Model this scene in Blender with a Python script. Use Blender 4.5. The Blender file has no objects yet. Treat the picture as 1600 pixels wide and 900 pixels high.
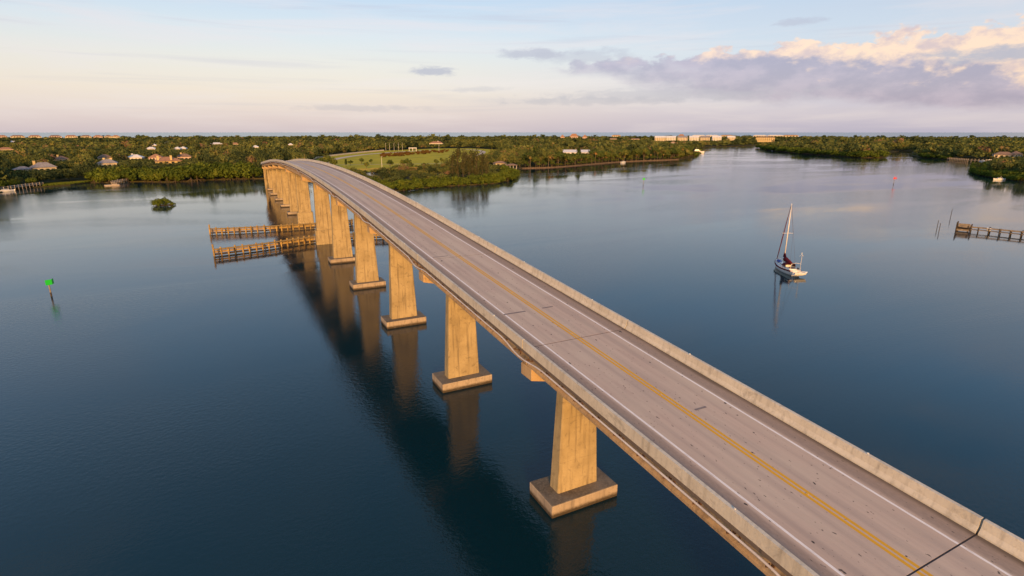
import bpy, math, random
import numpy as np
from mathutils import Vector, Matrix

R = math.radians
rng = np.random.default_rng(11)
random.seed(11)
sc = bpy.context.scene
col = sc.collection

# ------------------------------------------------------------------ camera
CX, CY, CZ = -27.28, 0.0, 34.74
PITCH, YAW, FPX = R(15.634), R(27.131), 870.07
cam_d = bpy.data.cameras.new("camera")
cam = bpy.data.objects.new("camera", cam_d)
col.objects.link(cam)
cam.location = (CX, CY, CZ)
cam.rotation_euler = (R(90) - PITCH, 0, -YAW)
cam_d.sensor_width = 36
cam_d.lens = 36 * FPX / 1600
cam_d.clip_start = 0.5
cam_d.clip_end = 200000
sc.camera = cam

# ------------------------------------------------------------------ render / exposure
sc.view_settings.view_transform = 'Standard'
sc.view_settings.look = 'None'
sc.view_settings.exposure = 0.28
sc.view_settings.gamma = 1.0
sc.view_settings.use_curve_mapping = False

# ------------------------------------------------------------------ node helper
class NT:
    def __init__(self, tree):
        self.t = tree
    def n(self, typ, **kw):
        nd = self.t.nodes.new(typ)
        for k, v in kw.items():
            setattr(nd, k, v)
        return nd
    def put(self, sock, v):
        if isinstance(v, bpy.types.NodeSocket):
            self.t.links.new(v, sock)
        elif v is not None:
            if sock.type == 'RGBA' and len(v) == 3:
                v = (*v, 1)
            sock.default_value = v
    def m(self, op, a, b=None, c=None, clamp=False):
        nd = self.n('ShaderNodeMath', operation=op, use_clamp=clamp)
        self.put(nd.inputs[0], a)
        if b is not None: self.put(nd.inputs[1], b)
        if c is not None: self.put(nd.inputs[2], c)
        return nd.outputs[0]
    def rng(self, v, a, b, c=0.0, d=1.0, smooth=True):
        nd = self.n('ShaderNodeMapRange', interpolation_type='SMOOTHSTEP' if smooth else 'LINEAR')
        self.put(nd.inputs[0], v)
        for i, q in enumerate((a, b, c, d)):
            self.put(nd.inputs[1 + i], q)
        return nd.outputs[0]
    def mix(self, f, a, b, blend='MIX'):
        nd = self.n('ShaderNodeMix', data_type='RGBA', blend_type=blend)
        self.put(nd.inputs[0], f); self.put(nd.inputs[6], a); self.put(nd.inputs[7], b)
        return nd.outputs[2]
    def xyz(self, x, y, z):
        nd = self.n('ShaderNodeCombineXYZ')
        for i, q in enumerate((x, y, z)): self.put(nd.inputs[i], q)
        return nd.outputs[0]
    def sep(self, v):
        nd = self.n('ShaderNodeSeparateXYZ'); self.put(nd.inputs[0], v)
        return nd.outputs
    def noise(self, vec, scale=1.0, detail=4.0, rough=0.55, dist=0.0):
        nd = self.n('ShaderNodeTexNoise')
        self.put(nd.inputs['Vector'], vec)
        nd.inputs['Scale'].default_value = scale
        nd.inputs['Detail'].default_value = detail
        nd.inputs['Roughness'].default_value = rough
        nd.inputs['Distortion'].default_value = dist
        return nd.outputs[0]
    def ramp(self, f, stops, interp='LINEAR'):
        nd = self.n('ShaderNodeValToRGB')
        cr = nd.color_ramp; cr.interpolation = interp
        while len(cr.elements) < len(stops): cr.elements.new(0.5)
        for e, (p, c) in zip(cr.elements, stops):
            e.position = p; e.color = (*c, 1)
        self.put(nd.inputs[0], f)
        return nd.outputs[0]
    def vmul(self, v, s):
        nd = self.n('ShaderNodeVectorMath', operation='MULTIPLY')
        self.put(nd.inputs[0], v); nd.inputs[1].default_value = s
        return nd.outputs[0]

# ------------------------------------------------------------------ world: dusk sky with clouds
SUN_AZ, SUN_EL = R(-160), R(13)       # where the sun stands: behind the camera, a little left
wd = bpy.data.worlds.new("World"); sc.world = wd; wd.use_nodes = True
wt = wd.node_tree; wt.nodes.clear(); W = NT(wt)
wout = W.n('ShaderNodeOutputWorld'); bg = W.n('ShaderNodeBackground')
bg.inputs[1].default_value = 0.1
wt.links.new(bg.outputs[0], wout.inputs[0])
sky = W.n('ShaderNodeTexSky', sky_type='NISHITA', sun_disc=False)
sky.sun_elevation = SUN_EL; sky.sun_rotation = SUN_AZ
sky.air_density = 1.0; sky.dust_density = 1.5; sky.ozone_density = 1.0
dx, dy, dz = W.sep(W.n('ShaderNodeTexCoord').outputs['Generated'])
az = W.m('MULTIPLY', W.m('ARCTAN2', dx, dy), 57.29578)
el = W.m('MULTIPLY', W.m('ARCSINE', dz), 57.29578)
ele = W.m('DIVIDE', W.m('MAXIMUM', el, 0.0), 90.0)
warm = W.ramp(ele, [(0.0, (.66, .56, .60)), (1.5/90, (.72, .60, .61)), (3.5/90, (.80, .67, .59)), (6/90, (.77, .71, .65)),
                    (8.5/90, (.66, .71, .75)), (12/90, (.50, .63, .78)), (18/90, (.34, .61, .95)), (28/90, (.19, .43, .76)), (50/90, (.11, .26, .46)), (1.0, (.08, .21, .40))])
cool = W.ramp(ele, [(0.0, (.52, .48, .60)), (2/90, (.55, .50, .63)), (4/90, (.58, .55, .67)), (7/90, (.58, .64, .74)),
                    (10/90, (.54, .61, .73)), (13/90, (.44, .59, .76)), (18/90, (.33, .60, .95)), (28/90, (.18, .42, .76)), (50/90, (.11, .26, .46)), (1.0, (.08, .21, .40))])
base = W.mix(W.rng(az, 8, 58), warm, cool)
# cirrus streaks all round the sky
st1 = W.noise(W.xyz(W.m('MULTIPLY', az, .05), W.m('MULTIPLY', el, .55), 3.1), 1.0, 5, .6, .4)
base = W.mix(W.m('MULTIPLY', W.rng(st1, .42, .72), .60), base, (.78, .69, .70))
st2 = W.noise(W.xyz(W.m('MULTIPLY', az, .035), W.m('MULTIPLY', el, .9), 9.7), 1.0, 6, .6, .6)
low = W.rng(el, 1.0, 2.5)
base = W.mix(W.m('MULTIPLY', W.m('MULTIPLY', W.rng(st2, .50, .72), .42), low), base, (.50, .46, .56))
# cloud bank
cvec = W.xyz(W.m('MULTIPLY', az, .105), W.m('MULTIPLY', el, .30), 1.7)
n1 = W.noise(cvec, 1.0, 9, .58, .25)
n2 = W.noise(W.xyz(W.m('MULTIPLY', az, .30), W.m('MULTIPLY', el, .62), 5.2), 1.0, 8, .6, .15)
bil = W.m('ABSOLUTE', W.m('SUBTRACT', W.m('MULTIPLY', W.noise(W.xyz(W.m('MULTIPLY', az, .26), W.m('MULTIPLY', el, .45), 11.3), 1.0, 2, .5, .1), 2.0), 1.0))
bil2 = W.m('ABSOLUTE', W.m('SUBTRACT', W.m('MULTIPLY', W.noise(W.xyz(W.m('MULTIPLY', az, .8), W.m('MULTIPLY', el, 1.25), 4.4), 1.0, 3, .5, .1), 2.0), 1.0))
puff = W.m('ADD', W.m('MULTIPLY', bil, 2.6), W.m('MULTIPLY', bil2, 1.2))
bot = W.rng(az, 27, 60, 5.9, 2.3, smooth=False)
top = W.rng(az, 29, 68, 7.2, 8.5, smooth=False)
top2 = W.m('ADD', W.m('ADD', top, W.m('MULTIPLY', W.m('SUBTRACT', n2, .5), 1.8)), W.m('SUBTRACT', puff, 1.0))
band = W.m('MULTIPLY', W.rng(W.m('SUBTRACT', el, bot), -1.9, 1.1), W.rng(W.m('SUBTRACT', top2, el), -.2, 1.0))
side = W.m('MULTIPLY', W.rng(az, 21, 43), W.rng(az, 78, 105, 1, 0))
M = W.m('MULTIPLY', band, side)
dens = W.rng(W.m('ADD', n1, W.m('MULTIPLY', W.m('SUBTRACT', M, .5), .62)), .36, .72)
dens = W.m('MULTIPLY', dens, W.rng(M, .02, .3))
litline = W.rng(az, 32, 66, 7.7, 4.1, smooth=False)
litv = W.m('ADD', W.m('SUBTRACT', el, litline), W.m('MULTIPLY', W.m('SUBTRACT', n2, .5), 5.5))
litv = W.m('ADD', W.m('ADD', litv, W.m('MULTIPLY', W.m('SUBTRACT', n1, .5), 3.0)), W.m('MULTIPLY', W.m('SUBTRACT', puff, .9), 1.1))
lit = W.m('MULTIPLY', W.rng(litv, -.7, .9), W.rng(az, 33, 50, .3, 1.0))
shadowc = W.mix(W.rng(n2, .35, .65), (.33, .275, .43), (.46, .37, .51))
litc = W.mix(W.rng(W.noise(W.xyz(W.m('MULTIPLY', az, .6), W.m('MULTIPLY', el, 1.0), 2.2), 1, 6, .6, .2), .32, .62), (.68, .48, .48), (1.05, .72, .50))
cloudc = W.mix(lit, shadowc, litc)
base = W.mix(W.m('MULTIPLY', dens, .96), base, cloudc)
# a few small separate clouds
n3 = W.noise(W.xyz(W.m('MULTIPLY', az, .55), W.m('MULTIPLY', el, 1.5), 7.9), 1.0, 6, .6, .3)
for (ca, ce, wa, we, al) in ((19.5, 5.6, 2.6, .45, .95), (12.4, 2.2, 6.5, .34, .45), (29.0, 7.2, 4.0, .55, .75), (66.5, 5.6, 6.0, .62, .92),
                             (52.5, 9.0, 2.0, .35, .5), (36.0, 2.9, 10.0, .45, .55), (24.0, 4.0, 3.2, .3, .35), (34.0, 6.9, 6.0, .8, .5), (42.0, 3.4, 13.0, .6, .5), (-60, 5, 9, .8, .7), (-95, 8, 12, 1.2, .6),
                             (150, 7, 14, 1.2, .6), (115, 5, 12, 1.0, .7)):
    u = W.m('DIVIDE', W.m('SUBTRACT', az, ca), wa); v = W.m('DIVIDE', W.m('SUBTRACT', el, ce), we)
    d2 = W.m('SQRT', W.m('ADD', W.m('MULTIPLY', u, u), W.m('MULTIPLY', v, v)))
    f = W.rng(W.m('ADD', d2, W.m('MULTIPLY', W.m('SUBTRACT', n3, .5), 2.2)), .35, 1.15, 1, 0)
    base = W.mix(W.m('MULTIPLY', f, al), base, (.42, .39, .50))
skyadd = W.mix(1.0, W.vmul(base, (7.1, 7.0, 7.05)), W.vmul(sky.outputs[0], (.35, .35, .35)), 'ADD')
wt.links.new(skyadd, bg.inputs[0])

# ------------------------------------------------------------------ sun (low, warm, softened by evening haze)
sd = bpy.data.lights.new("sun", 'SUN'); sun = bpy.data.objects.new("sun", sd); col.objects.link(sun)
sd.energy = 4.6; sd.angle = R(9); sd.color = (1.0, .53, .16)
sdir = Vector((math.sin(SUN_AZ) * math.cos(SUN_EL), math.cos(SUN_AZ) * math.cos(SUN_EL), math.sin(SUN_EL)))
sun.rotation_euler = sdir.to_track_quat('Z', 'Y').to_euler()
sun.location = (-60, -80, 60)

# ------------------------------------------------------------------ pixel of the photo -> point on a level plane (for laying out the plan)
def at(px, py, z=0.0):
    py = py - 6 * ((px - 750) / 800) ** 2 * max(0.0, min(1.0, 1 - (py - 210) / 150))
    X = (px - 800) / FPX; Y = -(py - 450) / FPX
    cp, sp = math.cos(PITCH), math.sin(PITCH)
    fw = cp + Y * sp; up = -sp + Y * cp
    c, s = math.cos(YAW), math.sin(YAW)
    k = (z - CZ) / up
    return (CX + (fw * s + X * c) * k, CY + (fw * c - X * s) * k)

def azdist(x, y):
    return math.atan2(x - CX, y - CY), math.hypot(x - CX, y - CY)

# ------------------------------------------------------------------ materials
def new_mat(name):
    m = bpy.data.materials.new(name); m.use_nodes = True
    t = m.node_tree; t.nodes.clear()
    N = NT(t); out = N.n('ShaderNodeOutputMaterial')
    return m, N, out

def principled(N, out, color, rough=.8, spec=.3, normal=None, metal=0.0):
    b = N.n('ShaderNodeBsdfPrincipled')
    N.put(b.inputs['Base Color'], color); N.put(b.inputs['Roughness'], rough)
    N.put(b.inputs['Specular IOR Level'], spec); N.put(b.inputs['Metallic'], metal)
    if normal is not None: N.put(b.inputs['Normal'], normal)
    N.t.links.new(b.outputs[0], out.inputs[0])
    return b

def bump(N, h, dist, strength=1.0):
    nd = N.n('ShaderNodeBump'); N.put(nd.inputs['Height'], h)
    nd.inputs['Distance'].default_value = dist; nd.inputs['Strength'].default_value = strength
    return nd.outputs[0]

def pos(N):
    return N.n('ShaderNodeNewGeometry').outputs['Position']

def mat_simple(name, c1, c2=None, scale=1.0, rough=.7, spec=.3, stretch=(1, 1, 1), bd=0.0, metal=0.0):
    m, N, out = new_mat(name)
    c2 = c2 or tuple(q * .75 for q in c1)
    v = N.vmul(pos(N), stretch)
    n = N.noise(v, scale, 5, .6)
    principled(N, out, N.mix(N.rng(n, .3, .7), c1, c2), rough, spec, bump(N, n, bd) if bd else None, metal)
    return m

def mat_concrete(name, a, b, dark, streak=.5, grime=None):
    m, N, out = new_mat(name)
    p = pos(N); x, y, z = N.sep(p)
    n_big = N.noise(p, .35, 5, .6); n_fine = N.noise(p, 4.5, 6, .65)
    st = N.noise(N.vmul(p, (2.2, 2.2, .12)), 1.0, 5, .6)
    c = N.mix(N.rng(n_big, .3, .7), a, b)
    c = N.mix(N.m('MULTIPLY', N.rng(st, .48, .72), streak), c, dark)
    c = N.mix(N.m('MULTIPLY', N.rng(n_fine, .52, .8), .45), c, dark)
    if grime == 'water':        # tide stain with an uneven upper edge
        lvl = N.m('SUBTRACT', N.m('ADD', z, N.m('MULTIPLY', N.m('SUBTRACT', n_fine, .5), .5)), .22)
        c = N.mix(N.rng(lvl, -.05, .42, .95, 0), c, (.045, .032, .018))
    if grime == 'form':         # pour lines of the formwork
        lift = N.m('FRACT', N.m('DIVIDE', N.m('ADD', z, N.m('MULTIPLY', n_big, .25)), 4.6))
        ln = N.m('MULTIPLY', N.rng(lift, .0, .012, 1, 0), N.rng(n_fine, .35, .6))
        c = N.mix(N.m('MULTIPLY', ln, .7), c, dark)
    up = N.sep(N.n('ShaderNodeNewGeometry').outputs['Normal'])[2]
    if grime == 'water':        # bird lime, mud and algae settled on the level tops
        c = N.mix(N.m('MULTIPLY', N.rng(up, .6, .9), N.rng(n_fine, .25, .6, .55, .95)), c, N.mix(N.rng(n_big, .35, .65), (.10, .085, .065), (.19, .165, .13)))
    blot = N.noise(p, 1.1, 6, .68, .8)
    c = N.mix(N.m('MULTIPLY', N.rng(blot, .52, .72), .62), c, dark)
    principled(N, out, c, .88, .2, bump(N, n_fine, .02))
    return m

M_PIER = mat_concrete("pier_concrete", (.43, .33, .175), (.325, .245, .125), (.135, .10, .06), .8, 'form')
M_FOOT = mat_concrete("footing_concrete", (.44, .35, .25), (.32, .25, .18), (.12, .10, .08), .55, 'water')
M_CAP = mat_concrete("cap_concrete", (.50, .35, .19), (.42, .28, .15), (.22, .14, .07), .35)
M_GIRD = mat_concrete("girder_concrete", (.46, .32, .18), (.36, .24, .13), (.13, .09, .06), .5)
M_PARA = mat_concrete("parapet_concrete", (.60, .545, .45), (.52, .465, .375), (.27, .235, .19), .48)

def mat_road():
    m, N, out = new_mat("road_concrete")
    a = N.n('ShaderNodeAttribute', attribute_name='st').outputs['Vector']
    s, t, zz = N.sep(a)
    at_ = N.m('ABSOLUTE', t)
    lane = N.noise(N.xyz(N.m('MULTIPLY', s, .035), N.m('MULTIPLY', t, 1.3), 0.0), 1.0, 6, .6)
    patch = N.noise(N.xyz(N.m('MULTIPLY', s, .12), N.m('MULTIPLY', t, .35), 4.0), 1.0, 5, .6)
    fine = N.noise(N.xyz(N.m('MULTIPLY', s, 3.0), N.m('MULTIPLY', t, 7.0), 2.0), 1.0, 5, .7)
    c = N.mix(N.rng(lane, .35, .68), (.53, .41, .33), (.445, .34, .28))
    c = N.mix(N.m('MULTIPLY', N.rng(patch, .40, .66), .75), c, (.54, .44, .35))
    # wheel paths polished darker
    for w0 in (1.0, 2.75):
        d = N.m('ABSOLUTE', N.m('SUBTRACT', at_, w0))
        c = N.mix(N.m('MULTIPLY', N.rng(d, .1, .5, 1, 0), N.rng(lane, .3, .7, .2, .6)), c, (.37, .295, .25))
    big = N.noise(N.xyz(N.m('MULTIPLY', s, .05), N.m('MULTIPLY', t, .22), 14.0), 1.0, 6, .65, .6)
    c = N.mix(N.m('MULTIPLY', N.rng(big, .50, .72), .45), c, (.36, .29, .25))
    # dirt swept on to the shoulders, plus some left parapet shadow painted in
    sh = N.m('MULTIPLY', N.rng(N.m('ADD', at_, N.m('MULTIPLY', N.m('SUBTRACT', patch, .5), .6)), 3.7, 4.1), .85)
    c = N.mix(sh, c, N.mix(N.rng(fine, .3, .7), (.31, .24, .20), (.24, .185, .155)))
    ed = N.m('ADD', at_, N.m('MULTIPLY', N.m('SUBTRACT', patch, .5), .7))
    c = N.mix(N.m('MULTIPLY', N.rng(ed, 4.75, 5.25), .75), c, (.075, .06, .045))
    c = N.mix(N.m('MULTIPLY', N.rng(fine, .55, .8), .35), c, (.34, .265, .24))
    # dark spots: spalls, drips, tyre scraps
    sp = N.noise(N.xyz(N.m('MULTIPLY', s, 1.1), N.m('MULTIPLY', t, 1.9), 8.0), 1.0, 2, .5)
    c = N.mix(N.rng(sp, .715, .75), c, (.05, .042, .04))
    sp2 = N.noise(N.xyz(N.m('MULTIPLY', s, 2.6), N.m('MULTIPLY', t, 5.2), 18.0), 1.0, 2, .5)
    c = N.mix(N.m('MULTIPLY', N.rng(sp2, .675, .72), .85), c, (.07, .06, .055))
    principled(N, out, c, .85, .25, bump(N, fine, .01))
    return m
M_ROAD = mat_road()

def mat_paint(name, c1, worn):
    m, N, out = new_mat(name)
    a = N.n('ShaderNodeAttribute', attribute_name='st').outputs['Vector']
    n = N.noise(N.vmul(a, (1.2, 8, 1)), 1.0, 6, .7)
    principled(N, out, N.mix(N.rng(n, .48, .75), c1, worn), .6, .3)
    return m
M_WHITE = mat_paint("white_paint", (.80, .75, .72), (.50, .44, .41))
M_YELLOW = mat_paint("yellow_paint", (.66, .34, .012), (.52, .28, .04))
M_SEAL = mat_simple("joint_seal", (.03, .025, .03), rough=.6)
M_PIPE = mat_simple("pipe_paint", (.62, .58, .56), (.5, .44, .40), .8, .45, .4)
M_STEEL = mat_simple("rusty_steel", (.14, .07, .04), (.06, .035, .025), 3, .8, .3)
M_REFL = mat_simple("reflector_white", (.85, .82, .75), rough=.3, spec=.5)
M_TIMBER = mat_simple("weathered_timber", (.46, .31, .11), (.26, .17, .065), 1.5, .9, .15, (1, 1, .3), .01)
M_TIMBERDK = mat_simple("wet_timber", (.07, .05, .03), (.035, .025, .018), 2, .7, .3)
M_DOCK = mat_simple("dock_timber", (.30, .25, .19), (.19, .15, .11), 1.5, .9, .15)
M_DOCKP = mat_simple("pale_dock_timber", (.46, .38, .29), (.34, .27, .20), 1.5, .9, .15)
M_PALMTRUNK = mat_simple("palm_bark", (.20, .15, .10), (.13, .10, .065), 1.0, .9, .1)
M_BARK = mat_simple("bark", (.13, .10, .07), (.07, .055, .04), 2.0, .95, .1)
M_GRN = mat_simple("marker_green", (.02, .55, .04), (.02, .5, .03), 1, .45, .3)
M_RED = mat_simple("marker_red", (.75, .05, .03), (.6, .04, .03), 1, .45, .3)
M_GEL = mat_simple("white_gelcoat", (.74, .72, .68), (.66, .63, .58), .6, .25, .5)
M_MAROON = mat_simple("maroon_canvas", (.13, .012, .022), (.08, .008, .014), 2.5, .85, .15, bd=.01)
M_BLUEC = mat_simple("blue_canvas", (.06, .13, .40), (.04, .09, .30), 2.5, .85, .15)
M_MAST = mat_simple("mast_alloy", (.74, .68, .60), (.66, .60, .54), .6, .35, .5)
M_TEAK = mat_simple("teak", (.24, .14, .07), (.16, .09, .045), 3, .7, .2)
M_GLASS = mat_simple("dark_glass", (.03, .035, .045), (.02, .025, .03), 1, .1, .6)
M_WALLC = mat_simple("cream_stucco", (.66, .55, .38), (.60, .49, .33), .3, .9, .15)
M_WALLW = mat_simple("white_stucco", (.74, .70, .64), (.66, .62, .56), .3, .9, .15)
M_WALLP = mat_simple("pink_stucco", (.68, .50, .42), (.60, .44, .36), .3, .9, .15)
M_WALLY = mat_simple("yellow_stucco", (.66, .50, .24), (.58, .43, .2), .3, .9, .15)
M_ROOFG = mat_simple("grey_roof_tile", (.30, .28, .28), (.22, .20, .21), .6, .85, .2)
M_ROOFT = mat_simple("terracotta_roof_tile", (.36, .20, .12), (.27, .14, .09), .6, .85, .2)
M_ROOFB = mat_simple("brown_roof_tile", (.26, .17, .12), (.18, .12, .09), .6, .85, .2)
M_ROOFW = mat_simple("white_metal_roof", (.70, .68, .66), (.60, .58, .56), .4, .5, .3)
M_RIP = mat_simple("seawall_concrete", (.17, .12, .085), (.10, .075, .055), .8, .9, .2)
M_PAVE = mat_simple("pale_pavement", (.56, .45, .34), (.46, .37, .28), .15, .9, .2)
M_GRASS = mat_simple("lawn_grass", (.46, .37, .03), (.32, .28, .025), .035, .95, .05)
M_MARSH = mat_simple("marsh_grass", (.075, .10, .015), (.05, .07, .012), .3, .95, .05)
M_SAND = mat_simple("beach_sand", (.60, .50, .36), (.52, .43, .31), .01, .95, .1)
M_GROUND = mat_simple("woodland_soil", (.05, .05, .02), (.075, .062, .026), .02, .95, .05)
M_MUD = mat_simple("mud_bank", (.05, .04, .025), (.03, .025, .015), .3, .8, .2)

def mat_leaf(name, stops, objrand=.35, transl=.25):
    m, N, out = new_mat(name)
    t = N.n('ShaderNodeAttribute', attribute_name='tint').outputs['Fac']
    r = N.n('ShaderNodeObjectInfo').outputs['Random']
    f = N.m('ADD', t, N.m('MULTIPLY', N.m('SUBTRACT', r, .5), objrand), clamp=True)
    c = N.ramp(f, stops)
    d = N.n('ShaderNodeBsdfDiffuse'); tr = N.n('ShaderNodeBsdfTranslucent'); mx = N.n('ShaderNodeMixShader')
    N.put(d.inputs[0], c); N.put(tr.inputs[0], c); mx.inputs[0].default_value = transl
    N.t.links.new(d.outputs[0], mx.inputs[1]); N.t.links.new(tr.outputs[0], mx.inputs[2])
    N.t.links.new(mx.outputs[0], out.inputs[0])
    return m
M_LEAF = mat_leaf("broad_leaves", [(0, (0.037, 0.059, 0.021)), (.35, (0.082, 0.113, 0.030)), (.65, (0.156, 0.176, 0.039)), (.85, (0.219, 0.185, 0.046)), (1, (0.228, 0.145, 0.064))])
M_MANG = mat_leaf("mangrove_leaves", [(0, (0.047, 0.069, 0.015)), (.4, (0.097, 0.129, 0.020)), (.75, (0.155, 0.184, 0.027)), (1, (0.209, 0.179, 0.036))])
M_CASU = mat_leaf("pine_needles", [(0, (0.035, 0.040, 0.018)), (.5, (0.074, 0.076, 0.031)), (1, (0.136, 0.112, 0.047))])
M_PALM = mat_leaf("palm_fronds", [(0, (0.055, 0.070, 0.022)), (.5, (0.137, 0.134, 0.035)), (.8, (0.275, 0.190, 0.054)), (1, (0.425, 0.216, 0.076))])
M_SHRUB = mat_leaf("russet_scrub", [(0, (.09, .055, .018)), (.5, (.16, .085, .025)), (1, (.21, .12, .035))])
M_WOOD = mat_leaf("woodland_leaves", [(0, (0.040, 0.055, 0.024)), (.3, (0.082, 0.099, 0.034)), (.55, (0.139, 0.153, 0.043)), (.75, (0.197, 0.199, 0.048)), (.9, (0.228, 0.168, 0.066)), (1, (0.241, 0.140, 0.081))], 0.0)

def mat_water(name, amp, body, rough, sea=False):
    m, N, out = new_mat(name)
    p = pos(N)
    if not sea:
        w1 = N.noise(N.vmul(p, (1.5, 1.9, 1)), 1.0, 3, .55)
        w2 = N.noise(N.vmul(p, (4.3, 5.6, 1)), 1.0, 3, .5)
        slick = N.noise(N.vmul(p, (.006, .016, 1)), 1.0, 4, .55, 1.2)
        w = N.m('MULTIPLY', N.m('ADD', w1, N.m('MULTIPLY', w2, .35)), N.rng(slick, .36, .62, .22, 1.45))
        nrm = bump(N, w, amp)
        rg = N.rng(slick, .36, .66, rough * .6, rough * 1.5)
    else:
        w1 = N.noise(N.vmul(p, (.05, .05, 1)), 1.0, 4, .6)
        nrm = bump(N, w1, amp); rg = rough
    b = principled(N, out, body, rg, .5, nrm)
    b.inputs['IOR'].default_value = 1.36
    return m
M_WATER = mat_water("lagoon_water", .023, (.0030, .0225, .0320), .05)
M_SEA = mat_water("sea_water", .22, (.07, .14, .165), .22, True)

# ------------------------------------------------------------------ mesh helpers
class MB:
    def __init__(self): self.v = []; self.f = []; self.a = []
    def add(self, vs, fs, attr=None):
        o = len(self.v)
        self.v += [tuple(q) for q in vs]; self.f += [tuple(i + o for i in f) for f in fs]
        if attr is not None: self.a += [tuple(q) for q in attr]
    def box(self, c, size, rz=0.0, taper=1.0):
        hx, hy, hz = size[0] / 2, size[1] / 2, size[2] / 2
        cs, sn = math.cos(rz), math.sin(rz)
        vs = []
        for z, k in ((-hz, 1), (hz, taper)):
            for x, y in ((-hx, -hy), (hx, -hy), (hx, hy), (-hx, hy)):
                x *= k; y *= k
                vs.append((c[0] + x * cs - y * sn, c[1] + x * sn + y * cs, c[2] + z))
        self.add(vs, [(0, 3, 2, 1), (4, 5, 6, 7), (0, 1, 5, 4), (1, 2, 6, 5), (2, 3, 7, 6), (3, 0, 4, 7)])
    def beam(self, a, b, w, h):
        a, b = Vector(a), Vector(b); d = (b - a).normalized()
        up = Vector((0, 0, 1)) if abs(d.z) < .95 else Vector((1, 0, 0))
        s = d.cross(up).normalized() * (w / 2); u = s.cross(d).normalized() * (h / 2)
        vs = [p + q for p in (a, b) for q in (-s - u, s - u, s + u, -s + u)]
        self.add(vs, [(0, 1, 2, 3), (7, 6, 5, 4), (0, 4, 5, 1), (1, 5, 6, 2), (2, 6, 7, 3), (3, 7, 4, 0)])
    def tube(self, pts, rad, n=6):
        pts = [Vector(p) for p in pts]
        if not hasattr(rad, '__len__'): rad = [rad] * len(pts)
        rings = []
        for i, p in enumerate(pts):
            d = (pts[min(i + 1, len(pts) - 1)] - pts[max(i - 1, 0)]).normalized()
            up = Vector((0, 0, 1)) if abs(d.z) < .9 else Vector((1, 0, 0))
            s = d.cross(up).normalized(); u = s.cross(d).normalized()
            rings.append([p + (s * math.cos(k * 2 * math.pi / n) + u * math.sin(k * 2 * math.pi / n)) * rad[i] for k in range(n)])
        vs = [q for r in rings for q in r]; fs = []
        for i in range(len(pts) - 1):
            for k in range(n):
                fs.append((i * n + k, i * n + (k + 1) % n, (i + 1) * n + (k + 1) % n, (i + 1) * n + k))
        fs.append(tuple(range(n))[::-1]); fs.append(tuple(range((len(pts) - 1) * n, len(pts) * n)))
        self.add(vs, fs)
    def mesh(self, name, mat, smooth=False):
        me = bpy.data.meshes.new(name)
        me.from_pydata(self.v, [], self.f); me.materials.append(mat)
        if self.a and len(self.a) == len(self.v):
            at_ = me.attributes.new('st', 'FLOAT_VECTOR', 'POINT')
            at_.data.foreach_set('vector', np.array(self.a, dtype=np.float32).ravel())
        if smooth: me.polygons.foreach_set('use_smooth', [True] * len(me.polygons))
        me.update()
        return me
    def build(self, name, mat, parent=None, smooth=False, bevel=0.0, loc=None):
        o = bpy.data.objects.new(name, self.mesh(name, mat, smooth)); col.objects.link(o)
        o.parent = parent
        if loc is not None: o.location = loc
        if bevel:
            b = o.modifiers.new('bevel', 'BEVEL'); b.width = bevel; b.segments = 2; b.limit_method = 'ANGLE'
        return o

def empty(name, loc=(0, 0, 0), rz=0.0, label=None, cat=None, group=None):
    o = bpy.data.objects.new(name, None); col.objects.link(o)
    o.location = loc; o.rotation_euler.z = rz; o.empty_display_size = .5
    if label: o['label'] = label
    if cat: o['category'] = cat
    if group: o['group'] = group
    return o
def tag(o, label, cat, group=None):
    o['label'] = label; o['category'] = cat
    if group: o['group'] = group
    return o
def struct(o): o['kind'] = 'structure'; return o

def poly_sheet(name, pts, z, mat, skirt=None):
    """filled outline (with an optional bank down to `skirt`)"""
    import bmesh
    bm = bmesh.new()
    vs = [bm.verts.new((p[0], p[1], z)) for p in pts]
    es = [bm.edges.new((vs[i], vs[(i + 1) % len(vs)])) for i in range(len(vs))]
    bmesh.ops.triangle_fill(bm, use_beauty=True, use_dissolve=False, edges=es)
    for f in bm.faces:
        if f.normal.z < 0: f.normal_flip()
    if skirt is not None:
        lo = [bm.verts.new((p[0], p[1], skirt)) for p in pts]
        for i in range(len(pts)):
            j = (i + 1) % len(pts); bm.faces.new((vs[i], vs[j], lo[j], lo[i]))
    me = bpy.data.meshes.new(name); bm.to_mesh(me); bm.free(); me.materials.append(mat)
    o = bpy.data.objects.new(name, me); col.objects.link(o)
    return o

def ribbon(name, pts, width, z, mat):
    pts = [Vector((p[0], p[1], 0)) for p in pts]
    mb = MB()
    for i, p in enumerate(pts):
        d = (pts[min(i + 1, len(pts) - 1)] - pts[max(i - 1, 0)]).normalized()
        n = Vector((-d.y, d.x, 0)) * width / 2
        mb.v += [(p.x - n.x, p.y - n.y, z), (p.x + n.x, p.y + n.y, z)]
    for i in range(len(pts) - 1): mb.f.append((2 * i, 2 * i + 2, 2 * i + 3, 2 * i + 1))
    o = mb.build(name, mat)
    return o

def smooth_line(pts, n=6):
    out = []
    for i in range(len(pts) - 1):
        p0 = np.array(pts[max(i - 1, 0)]); p1 = np.array(pts[i]); p2 = np.array(pts[i + 1]); p3 = np.array(pts[min(i + 2, len(pts) - 1)])
        for k in range(n):
            t = k / n
            out.append(tuple(.5 * (2 * p1 + (p2 - p0) * t + (2 * p0 - 5 * p1 + 4 * p2 - p3) * t * t + (3 * p1 - p0 - 3 * p2 + p3) * t ** 3)))
    out.append(tuple(pts[-1]))
    return out

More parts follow.
